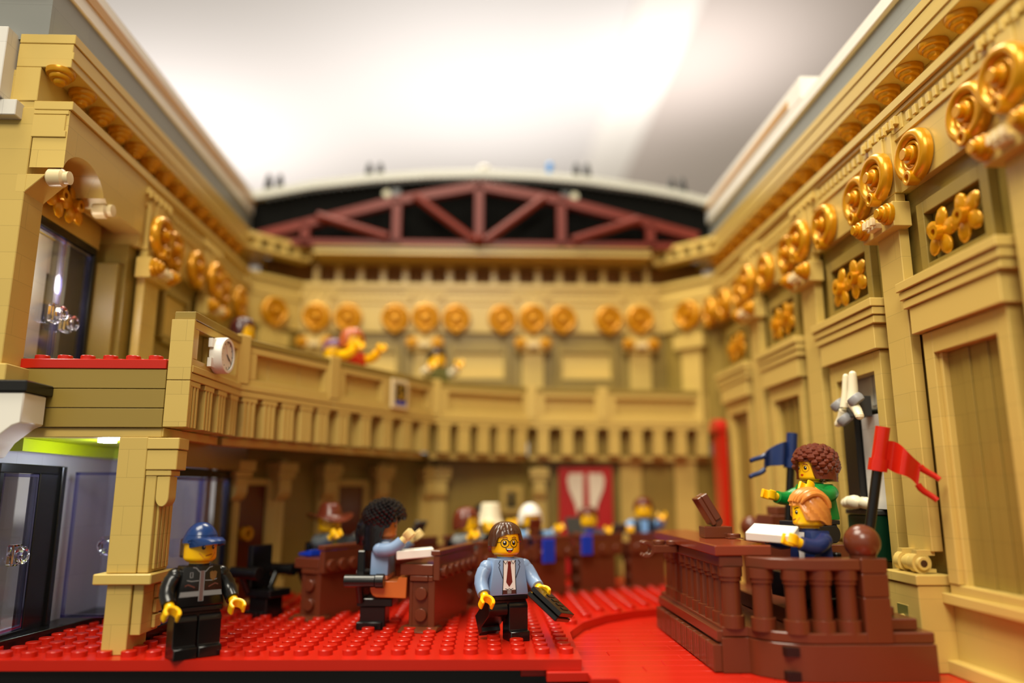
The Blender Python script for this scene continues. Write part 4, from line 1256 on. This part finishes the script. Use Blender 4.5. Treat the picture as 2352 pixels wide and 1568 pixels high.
def tall_hat_mesh():
    b = MB(); b.lathe([(5.3, 35.4), (6.6, 35.4), (7.0, 36.6), (6.4, 38.0), (5.6, 40), (5.0, 45.6), (4.7, 46.6), (3.9, 47.0), (0, 47.0)], n=28)
    b.sphere((-5.6, 0.5, 39.6), 1.7, 12); b.lathe([(5.25, 35.5), (5.25, 38.8), (0, 38.8)], n=28)
    return b.mesh('hat', [CREAMW])
def hair_round(col):
    def hem(a):
        s = abs(wrap(a)); return 36.3 - 4.6 * sstep(s, 0.85, 1.3)
    return hair_shell(hem, lambda a: 6.6, 42.6, None, 0.05, 12, yoff=0.2, powr=2.0).mesh('hair', [col])

HEADCACHE = {}
def figure(loc, rz, label, skin=None, face='smile', torso=None, print_=None, arms=None, hips=None, legs=None, top=None, topname='hair',
           ra=0, la=0, rl=0, ll=0, head=0, tie=None, shirt=None, hands=None, z0=0.0, lean=0.0, group=None, hrot=0):
    skin = skin or YEL; arms = arms or torso; hips = hips or legs
    e = empty('toy_figure', (loc[0], loc[1], z0), 0, label, 'toy figure', group, rot=(lean, 0, rz))
    part('torso', torso_mesh(torso, print_, tie, shirt), e)
    key = (skin.name, face)
    if key not in HEADCACHE: HEADCACHE[key] = head_mesh(skin, face)
    h = part('head', HEADCACHE[key], e); h.rotation_euler = (0, 0, head)
    if top is not None:
        t = part(topname, top, h); t.rotation_euler = (0, 0, hrot)
    for sd, ang in ((-1, ra), (1, la)):
        a = part('arm', arm_meshes(sd, arms), e); a.location = Vector((sd * 7.0, 0, 25.6)) * S; a.rotation_euler = (-ang, sd * -0.08, 0)
        part('hand', hand_mesh(sd, hands or skin), a)
    part('hips', hips_mesh(hips), e)
    for sd, ang in ((-1, rl), (1, ll)):
        l = part('leg', leg_mesh(sd, legs), e); l.location = (0, 0, 11 * S); l.rotation_euler = (-ang, 0, 0)
    return e

# ------------------------------------------------------------------ the figures
SUITG = plastic('suit_grey', (92, 98, 100), 0.35)
figure((7.8, 288.5), R(22), 'person figure with round glasses, blue-grey jacket and red tie, walking with a black case', face='glasses', torso=SBLUE, print_='suit',
       legs=BLACK, top=hair_side(), ra=R(4), la=R(22), rl=R(-56), ll=0, head=R(-6))
figure((-95.5, 265.5), R(40), 'person figure in blue cap and black zip jacket standing by the corner pillar', face='stern', torso=BLACK, print_='guard', legs=BLACK, top=cap_mesh(), topname='cap', ra=R(6), la=R(10), head=R(10))
LEGK = plastic('legs_dark', (34, 34, 38), 0.35)
def seated(x, y, rz, label, z=4.2, **k):
    k.setdefault('legs', LEGK); k.setdefault('rl', R(88)); k.setdefault('ll', R(88))
    return figure((x, y), rz, label, z0=z, group='figures seated at the desks', **k)
seated(-72.5, 364.5, R(58), 'person figure in a wide brown hat and grey suit, seated in the back row', torso=SUITG, print_='vest', shirt=OLIVE, top=wide_hat_mesh(HAIRR), topname='hat', la=R(80), ra=R(78), z=4.7, head=R(-22))
seated(-40.8, 316.5, R(86), 'person figure with long curly black hair and light blue top, seated behind the white book', skin=ORANGE_SKIN, face='smile', torso=SBLUE, legs=ORANGE_SKIN, hips=plastic('skirt_salmon', (206, 124, 88), 0.4),
       top=hair_curly_long(), ra=R(88), la=R(82), hands=plastic('hand_tan', (226, 196, 128), 0.35), z=4.6)
seated(-8.5, 386, R(48), 'person figure with reddish brown bob and grey jacket, bent over a black laptop', torso=plastic('jacket_grey', (120, 124, 124), 0.35), top=hair_bob(HAIRR), ra=R(76), la=R(80), z=3.6, head=R(6))
seated(-1, 449, R(30), 'person figure with black hair seated just behind the reddish brown bob', torso=LBLUE, top=hair_short(HAIRK), ra=R(84), la=R(60), z=4.6)
seated(3.0, 406.6, R(40), 'person figure in a tall cream hat, half hidden behind the glasses figure', torso=plastic('torso_dark', (40, 40, 44), 0.35), top=tall_hat_mesh(), topname='hat', ra=R(112), la=R(116), z=0.0, rl=0, ll=0, head=R(-60))
seated(24.8, 418.5, R(38), 'person figure with round white hair and light blue sleeves over a dark vest', torso=plastic('vest_dark', (28, 34, 44), 0.35), arms=LBLUE, print_='vest', shirt=BLUE, top=hair_round(WHITE), ra=R(76), la=R(78), z=4.2, head=R(-16))
seated(60, 447, R(4), 'person figure with brown hair in a grey jacket in front of the red hanging', torso=plastic('jacket_slate', (70, 76, 92), 0.35), print_='vest', shirt=BLUE, top=hair_short(HAIRR), ra=R(72), la=R(74), z=3.2)
seated(94, 453.5, R(-6), 'person figure with brown hair and dark waistcoat, rightmost at the desks', torso=plastic('vest_navy', (26, 36, 54), 0.35), arms=LBLUE, print_='vest', shirt=LBLUE, top=hair_short(HAIRR), ra=R(52), la=R(84), z=8.2, rl=0, ll=0)
# chairs
chair((-92.5, 343.5, 0), R(62), 'empty black chair at the near end of the back desk row', tail=12)
chair((-73.0, 364.8, 0), R(58), 'black chair under the figure in the wide brown hat')
chair((-41.4, 316.5, 0), R(86), 'black chair under the figure with long curly black hair', tail=12)
chair((-8.8, 386.3, 0), R(48), 'black chair under the figure with the reddish brown bob', z=11.1)
chair((24.6, 418.8, 0), R(38), 'black chair under the white-haired figure')
chair((60, 447.4, 0), R(4), 'black chair under the figure in front of the red hanging', z=10.8)
chair((94, 454, 0), R(-6), 'black chair under the rightmost figure at the desks', z=8.1)

# gallery visitors
def visitor(x, y, rz, label, z, **k): return figure((x, y), rz, label, z0=z, group='visitors leaning over the balcony', legs=LEGK, **k)
visitor(-71, 397.5, R(58), 'person figure with orange-brown hair and red top leaning on the balcony', 95.6 + 1.6, torso=plastic('top_red', (206, 30, 20), 0.35), arms=YEL, top=hair_bob(HAIRO), ra=R(78), la=R(86), head=R(-20))
visitor(-30, 457, R(30), 'person figure with black hair and pale sleeves leaning on the balcony', 95.6 + 2.6, torso=OLIVE, arms=CREAMW, top=hair_short(HAIRK), ra=R(74), la=R(84))
visitor(-86, 420, R(20), 'person figure with purple hair and green top at the back of the gallery', 95.6 + 0.4, torso=plastic('top_green', (60, 170, 70), 0.35), top=hair_short(plastic('hair_purple', (112, 70, 110), 0.25)))
visitor(-124, 382, R(70), 'person figure with dark brown hair whose head shows over the balcony beside the clock', 95.6 + 3.4, torso=SUITG, top=hair_bob(plastic('hair_deep_brown', (66, 26, 24), 0.22)))

# things on and around the desks
def slab(name, c, L, Wd, H, rot, mat, label, cat, group=None, bev=0.3):
    e = link(bpy.data.objects.new(name, MB().box(-L / 2, L / 2, -Wd / 2, Wd / 2, 0, H).mesh(name, [mat], bev)))
    e.location = Vector(c) * S; e.rotation_euler = rot
    return tag(e, label, cat, group)
slab('book', (-27.4, 309.8, 27.2), 14.6, 8, 3.4, (R(0), R(-4), R(8)), WHITE, 'white book lying on the desk in front of the curly black-haired figure', 'book')
e = empty('briefcase', (23.6, 278.6, 13.6), 0, 'black case carried by the walking figure with glasses', 'case')
Lv, Dv, Tv = Vector((0.69, -0.40, -0.60)), Vector((0.37, 0.91, -0.175)), Vector((0.62, -0.10, 0.78))
Mx = Matrix((Lv, Dv, Tv)).transposed().to_4x4()
e.rotation_euler = Mx.to_euler()
b = MB(); b.box(-6.8, 6.8, -8, 8, -1.9, -0.25); b.box(-6.0, 6.0, -7.2, 7.2, -0.3, 0.3)
part('lower_shell', b.mesh('lower_shell', [BLACK], 0.3), e)
b = MB(); b.box(-6.8, 6.8, -8, 8, 0.25, 1.9)
for k in range(4): b.box(-3 + 2.2 * k, -1.6 + 2.2 * k, -2, 5, 1.85, 2.15)
part('upper_shell', b.mesh('upper_shell', [BLACK], 0.3), e)

def monitor(loc, rz, tilt, label, size=(9, 10), mat=None):
    e = empty('desk_monitor', loc, rz, label, 'monitor', 'tilted screens on the desks')
    b = MB(); b.cyl((0, 0, 0), (0, 0, 1.4), 2.6); b.cyl((-2, 0, 2.6), (2, 0, 2.6), 1.7); part('pivot', b.mesh('pivot', [BROWN]), e, 'brown pivot')
    b = MB(Matrix.Translation((0, 0, 2.8)) @ rx(tilt)); b.box(-size[0] / 2, size[0] / 2, -0.9, 0.9, 0.8, size[1]); part('screen', b.mesh('screen', [mat or DGREY], 0.3), e, 'dark grey screen')
def blue_folder(loc, rz, label, ti=0.0):
    e = empty('blue_folder', loc, 0, label, 'folder', 'blue folders on the desks', rot=(ti, 0, rz))
    b = MB(); b.yz([(-3.9, 0), (3.9, 0), (3.9, 1.0), (-3.9, 2.6)], -3.9, 3.9); part('cover', b.mesh('cover', [BLUE], 0.25), e)
    b = MB(); b.box(-3.6, 3.6, 3.9, 4.6, 0, 1.0); part('spine', b.mesh('spine', [NAVY], 0.1), e)
monitor((-36, 396, 26.6), R(60), R(30), 'tilted grey screen on the back desk right of the curly black hair')
monitor((2, 373.4, 26.6), R(50), R(58), 'large dark laptop screen in front of the reddish brown bob', (12, 12), BLACK)
monitor((25.5, 396.2, 30.5), R(30), R(12), 'dark screen on a brown pivot in front of the white-haired figure', (7, 6), BROWN)
monitor((50, 424, 26.6), R(20), R(-22), 'dark screen left of the figure in front of the red hanging')
monitor((75, 432.4, 26.6), R(16), R(20), 'dark screen right of the figure in front of the red hanging', (8, 6))
for p, rz, l in (((-76, 346, 25.4), 0.9, 'blue folder nearest to the empty black chair'), ((-66.8, 352.2, 26.6), 1.0, 'blue folder in front of the figure in the wide brown hat'), ((-55, 372, 26.6), 0.9, 'blue folder just left of the curly black hair'),
                 ((-19, 334, 26.6), 1.2, 'blue folder on the front desk behind the white book'), ((-14.5, 350, 26.6), 1.2, 'blue folder at the far end of the desk with the white book'), ((-31.4, 406.4, 26.6), 0.8, 'blue folder beside the tilted grey screen'),
                 ((62, 428, 26.6), 0.4, 'blue folder in front of the red hanging'), ((96, 443, 26.6), 0.1, 'blue folder in front of the rightmost seated figure')):
    blue_folder(p, rz, l)
slab('blue_cloth', (32.4, 392.0, 17.4), 8, 1.2, 12, (0, 0, R(36)), BLUE, 'blue cloth hanging over the desk under the white-haired figure', 'cloth')
slab('blue_cloth', (54.2, 409.2, 20), 7, 1.2, 10, (0, 0, R(28)), BLUE, 'blue cloth hanging over the desk in front of the red hanging', 'cloth')

# ------------------------------------------------------------------ rostrum
e = empty('rostrum', (75, 250, -3.2), 0, 'reddish brown balustraded rostrum on the right of the red floor', 'rostrum')
o0 = Vector((75, 250, -3.2))
def rb(): return MB(Matrix.Translation(-o0))
zb = -3.2
cur = [(85, 247), (89.5, 241.8), (95, 238.4), (101, 237)]
foot = [(75.6, 250), (84, 250)] + cur + [(137.4, 237), (137.4, 378), (104, 378), (75.6, 337)]
b = rb(); b.xy(foot, zb, 7.4); b.box(83.8, 84.3, 249.8, 250.2, zb, 7.4)
part('plinth', b.mesh('plinth', [BROWN], 0.3), e)
b = rb(); b.xy([(76, 250.4), (84, 250.4)] + [(x + .3, y + .3) for x, y in cur] + [(120, 237.4), (120, 250), (122, 252), (122, 376), (104, 376), (76, 336)], 7.6, 10.6)
part('plinth_top', b.mesh('plinth_top', [BROWN], 0.25), e)
for z0, z1 in ((4.0, 6.6), (zb + 0.1, -0.4)):
    b = rb(); b.box(91.2, 95.4, 237.6, 242.6, z0, z1); part('slot', b.mesh('slot', [BLACK]), e, 'dark slot in the plinth')
n = 10
for k in range(n):
    y = 251 + 8.2 * k
    b = rb(); b.box(73.0, 75.7, y, y + 7.7, zb + 0.2, 5.2)
    for q in (1.2, 4.0, 6.6): b.box(72.9, 73.3, y + q - 0.5, y + q + 0.5, zb + 0.4, 4.8)
    part('grille_block', b.mesh('grille_block', [BROWN], 0.45), e)
b = rb(); b.box(74.4, 77, 251, 334, 6.0, 9.4); part('base_rail', b.mesh('base_rail', [BROWN], 0.25), e)
def bal_mesh():
    b = MB()
    b.lathe([(3.0, 9.4), (3.9, 9.4), (3.9, 13.2), (3.1, 13.4), (3.0, 23.6), (3.5, 23.8), (3.5, 25.0), (3.9, 25.2), (3.9, 28.2), (0, 28.2)], n=20)
    return b.mesh('baluster', [BROWN])
BALU = bal_mesh()
for x, y in [(80, 252.6 + 8.0 * k * 1.04) for k in range(10)] + [(88.2, 247), (96.6, 241.4), (104.6, 241.2), (112.6, 241.2)]:
    p_ = part('baluster', BALU, e); p_.location = (Vector((x, y, 0.8)) - o0) * S
b = rb(); b.xy([(76, 250.2), (83.8, 250.2), (83.8, 336), (76, 336)], 29.0, 32.4); part('desk_beam', b.mesh('desk_beam', [BROWN], 0.25), e)
b = rb(); b.xy([(74.6, 249.2), (93, 249.2), (93, 352), (86, 352), (74.6, 338)], 32.5, 35.8); part('desk_top', b.mesh('desk_top', [plastic('reddish_brown_gloss', (128, 54, 28), 0.18)], 0.3), e)
b = rb(); b.xy([(84.2, 249.6), (88.6, 242.4), (95, 238.6), (101, 237.2), (116.1, 237.2), (116.1, 244.4), (102, 244.4), (96, 246), (91.6, 250)], 29.0, 32.4)
part('hand_rail', b.mesh('hand_rail', [BROWN], 0.3), e)
b = rb(); b.box(116.2, 124.4, 237.0, 246, 7.6, 21); b.box(116.2, 124.4, 237.0, 246, 21.1, 28); b.box(116.2, 124.4, 237.0, 246, 28.1, 32.6)
part('newel', b.mesh('newel', [BROWN], 0.25), e)
b = rb(); b.sphere((119.2, 241.6, 37.2), 5.5, 28); b.cyl((119.2, 241.6, 32.6), (119.2, 241.6, 33.2), 4); part('ball_finial', b.mesh('ball_finial', [BROWN]), e)
b = rb(); b.sphere((129.6, 372, 36), 5.3, 24); b.cyl((129.6, 372, 30), (129.6, 372, 31.4), 4); b.box(126, 133.4, 368, 376, 7.6, 30); part('ball_finial', b.mesh('ball_finial', [BROWN]), e)
b = rb(); b.box(124.5, 137.4, 237.6, 252, 7.5, 10.8); b.box(124.5, 134, 240.4, 252, 10.9, 14.4); b.box(124.5, 129, 244, 252, 14.5, 17.4)
stud(b, (125.6, 247.6, 17.4), (0, 0, 1))
part('steps', b.mesh('steps', [BROWN], 0.3), e)
b = rb(); b.box(121, 136, 322, 340, 8, 43); b.box(125, 136, 326, 338, 43.1, 46.6); part('high_seat', b.mesh('high_seat', [BROWN], 0.3), e)
b = rb(); b.box(98, 122, 254.2, 300, 10.7, 15.9); b.box(114, 134, 272, 320, 10.7, 34.4); part('platform', b.mesh('platform', [BROWN], 0.3), e)
b = rb()
b.box(66.6, 75.8, 303, 311, 29.2, 32.2); stud(b, (69.4, 307, 32.2), (0, 0, 1)); stud(b, (74, 304.6, 32.2), (0, 0, 1))
part('clip_plate', b.mesh('clip_plate', [BROWN], 0.25), e)
for y in (304.6, 309.4):
    b = rb()
    Q = [[], [], [], []]
    for i in range(15):
        a = R(55 + 250 * i / 14)
        for k, (r, h) in enumerate(((3.2, -1.0), (3.2, 1.0), (1.9, 1.0), (1.9, -1.0))):
            Q[k].append(b.v((63.8 - r * math.cos(a), y + h, 30.6 + r * math.sin(a))))
    for k in range(4):
        A, B = Q[k], Q[(k + 1) % 4]
        for i in range(14): b.face([A[i], A[i + 1], B[i + 1], B[i]])
    b.face([Q[k][0] for k in range(4)]); b.face([Q[k][-1] for k in range(3, -1, -1)])
    part('clip', b.mesh('clip', [BROWN], 0.15), e)
# small lectern block on the desk top
e = empty('reading_stand', (88, 290, 35.9), R(0), 'small tilted brown reading stand on the rostrum desk', 'stand')
b = MB(); b.box(-6, 4.4, -4, 4, 0, 4.2); stud(b, (4.2, -6, 0), (0, 0, 1)); b.box(1.4, 7, -8.6, -4.1, 0, 0.4); part('base', b.mesh('base', [BROWN], 0.25), e)
b = MB(); b.cyl((-0.6, -3, 6), (-0.6, 3, 6), 1.9); b.box(-1.6, 0.4, -2, 2, 4.2, 6); part('hinge', b.mesh('hinge', [BROWN]), e)
b = MB(Matrix.Translation((-0.6, 0, 6)) @ Matrix.Rotation(R(-30), 4, 'Y')); b.box(-2.6, -0.8, -4, 4, -0.4, 11); b.box(-0.8, 1.8, -4, -2.6, 0.6, 11); b.box(-0.8, 1.8, 2.6, 4, 0.6, 11); b.box(-0.8, 1.8, -2.6, 2.6, 9.4, 11)
part('board', b.mesh('board', [BROWN], 0.25), e)

# seated pair on the rostrum
figure((109.4, 257.2), R(-80), 'person figure with swept golden hair and navy suit holding an open white book', face='stern', torso=NAVY, print_='vest', legs=LEGK, top=hair_swoop(), ra=R(66), la=R(64), rl=R(88), ll=R(88), z0=11.4, head=R(-8))
figure((123, 282), R(-68), 'person figure with big curly brown hair and green top behind the golden-haired figure', face='lady', torso=GREEN, legs=LEGK, top=hair_curly_lady(), ra=R(58), la=R(70), rl=R(89), ll=R(89), z0=26.8, head=R(-6))
e = empty('chair', (114.2, 258.6, 16.1), R(-74), 'black chair back behind the golden-haired figure', 'chair')
b = MB(); b.box(-6, 6, 0, 2.4, 0, 17); part('backrest', b.mesh('backrest', [BLACK], 0.4), e)
b = MB(); b.box(-6, 6, -11, -0.1, 0, 2.8); part('seat', b.mesh('seat', [BLACK], 0.3), e)
e = empty('book', (95.8, 255, 37.8), R(10), 'white book held out by the golden-haired figure', 'book')
e.rotation_euler = (R(13), R(3), R(-34))
b = MB(); b.box(-7.4, 7.4, -5.6, 5.6, 0, 3.0); part('pages', b.mesh('pages', [WHITE], 0.3), e)

# flags
def flag(loc, rot, mat, label, flip, H, ph):
    e = empty('flag', loc, 0, label, 'flag', None, rot=rot)
    b = MB(); b.cyl((0, 0, 0), (0, 0, H), 1.6, n=16); b.cyl((0, 0, 0), (0, 0, 2), 2.4, n=16); part('pole', b.mesh('pole', [BLACK]), e, 'black flag pole')
    b = MB()
    b.pipe((0, 0, H - 10.5), (0, 0, H + 3.2), 2.3, 1.65, 20); b.pipe((0, 0, H - 11.4), (0, 0, H - 7.4), 3.0, 1.65, 20)
    def cl(u, v):
        return (flip * (1.6 + u), 1.7 * math.sin(u * 0.72 + ph) * min(1, u / 2.5), H - 9.4 + 8.2 * v - 0.05 * u * u - (0.9 * math.sin(u * 0.5) if v < 0.5 else -0.5 * math.sin(u * 0.6)))
    N = 22; us = [10.6 * i / N for i in range(N + 1)]
    A = [[b.v(tuple(Vector(cl(u, v)) + Vector((0, -0.65, 0)))) for u in us] for v in (0, 0.5, 1)]
    B = [[b.v(tuple(Vector(cl(u, v)) + Vector((0, 0.65, 0)))) for u in us] for v in (0, 0.5, 1)]
    b.grid(A); b.grid([r[::-1] for r in B]); b.grid([A[2], B[2]]); b.grid([B[0], A[0]])
    b.face([A[0][-1], A[1][-1], A[2][-1], B[2][-1], B[1][-1], B[0][-1]]); b.face([A[0][0], B[0][0], B[1][0], B[2][0], A[2][0], A[1][0]])
    for v, dz in ((0.08, -1), (0.9, 1)):
        p0 = Vector(cl(10.4, v)); sgn = -0.5 if v < 0.5 else -0.42
        b.tube([p0, p0 + Vector((flip * 0.9, 0.2, -1.1 if v < 0.5 else -0.9)), p0 + Vector((flip * 2.2, 0.6, -2.0 if v < 0.5 else -1.5)), p0 + Vector((flip * 4.4, 0.9, -3.0 if v < 0.5 else -2.4)), p0 + Vector((flip * 6.0, 0.7, -4.0 if v < 0.5 else -3.3))], [1.0, 1.05, 1.0, 0.95, 0.85], 10)
    part('cloth', b.mesh('cloth', [mat], 0), e)
    return e
flag((120.2, 251.2, 10.9), (R(0), R(11.5), R(-30)), RED, 'red swallow-tailed flag on a slanting black pole beside the brown ball', 1, 61, 0.4)
flag((124, 313, 35.0), (0, R(7), R(8)), NAVY, 'navy blue swallow-tailed flag behind the curly brown hair', -1, 39, 2.4)

# niche behind the rostrum
b = MB()
for z in range(27, 100, 10):
    b.box(166, 171.9, 276, 310, z, z + 9.4)
struct('wall_niche', b, [WHITEB], 'white bricks lining the niche')
b = MB(); b.box(149.5, 160, 277, 294.6, 46.4, 82)
struct('wall_niche', b, [WHITEB], 'white brick strip beside the black board in the niche')
b = MB()
for q in range(5): b.box(153, 172, 277.4 + 3.2 * q, 280 + 3.2 * q, 86, 101.6)
b.box(154, 172, 277, 309, 85, 101.8)
struct('trim_14', b, [LGREY], 'grey ribbed block at the top of the niche', 0.2)
e = empty('display_board', (150, 296, 48), 0, 'tall black panel in the niche under the white emblem', 'board')
b = MB(); b.box(-3, 3, -0.6, 9.6, 0, 36); part('front', b.mesh('front', [plastic('board_black', (10, 10, 9), 0.4)], 0.3), e)
b = MB(); b.box(3.1, 6, 0, 9.4, 2, 34); part('side', b.mesh('side', [BLACK], 0.3), e)
e = empty('niche_cabinet', (150, 296, 10), 0, 'dark green cabinet at the foot of the niche', 'cabinet')
b = MB(); b.box(-4, 4, -11, 10, 17.4, 34); part('body', b.mesh('body', [DGREEN], 0.4), e)
b = MB(); b.box(-4.6, 4.6, -11.4, 10.2, 34.1, 36); part('lid', b.mesh('lid', [DGREY], 0.3), e)
e = empty('shell_ornament', (144.4, 293.6, 46.2), 0, 'cluster of small white shells on the green cabinet', 'ornament')
for y, x, r in ((-7, 0, 2.6), (-2, -2, 3.0), (3.4, -1, 2.8), (8, 0, 2.4), (0.6, 2.6, 2.6)):
    b = MB(); b.sphere((x, y, r * 0.9), r, 14, (1, 1.2, 0.9)); part('shell', b.mesh('shell', [CREAMW]), e)
e = empty('emblem', (141, 287, 84.2), 0, 'white and grey horn-shaped emblem above the black niche panel', 'emblem')
for nm, a, c, r0, r1, mt in (('horn', (0, 2.6, 1), (0.6, 1.2, 13), 2.0, 1.2, CREAMW), ('horn', (0, -3.2, 2), (0.6, -4.4, 13), 2.2, 1.5, CREAMW), ('horn', (0, -4, 1.4), (-1.4, -11, -3.6), 1.9, 1.6, CREAMW), ('horn', (0, 4, 0), (-1, 7.6, -5), 1.8, 1.4, CREAMW)):
    b = MB(); b.tube([a, [(q + w) / 2 + (0.3 if i == 0 else 0) for i, (q, w) in enumerate(zip(a, c))], c], [r0, (r0 + r1) / 2, r1], 12); b.sphere(c, r1 * 0.98, 10)
    part(nm, b.mesh(nm, [mt]), e, 'white horn')
for y, z in ((-6.4, 3), (3.4, -3.6), (8, 2.6)):
    b = MB(); b.lathe([(2.8, -1.6), (3.2, 0), (2.8, 1.6)], (0, y, z), (-0.5, 0.3, 0.8), 14); part('cup', b.mesh('cup', [plastic_once('cup_grey', (150, 150, 152))], 0.2), e, 'grey cup')
b = MB(); b.box(0.5, 7.8, -3, 3, -3, 5); part('mount', b.mesh('mount', [DGREY], 0.2), e)
# red drape near the far end of the right wall
e = empty('red_drape', (142.4, 455, 20), 0, 'narrow red drape with a rounded top at the far end of the right wall', 'curtain')
b = MB(); b.xy([(-2.2, -7), (2.4, -7), (2.4, 7), (-2.2, 7)], 9, 70); part('cloth', b.mesh('cloth', [RED], 0.3), e)
b = MB(); b.prism([(-7.6, 68)] + [(7.6 * -math.cos(a), 71 + 5 * math.sin(a)) for a in [R(15 * i) for i in range(13)]] + [(7.6, 68)], lambda u, v, d: (d, u, v), -4, 2.4); part('pelmet', b.mesh('pelmet', [RED], 0.3), e)
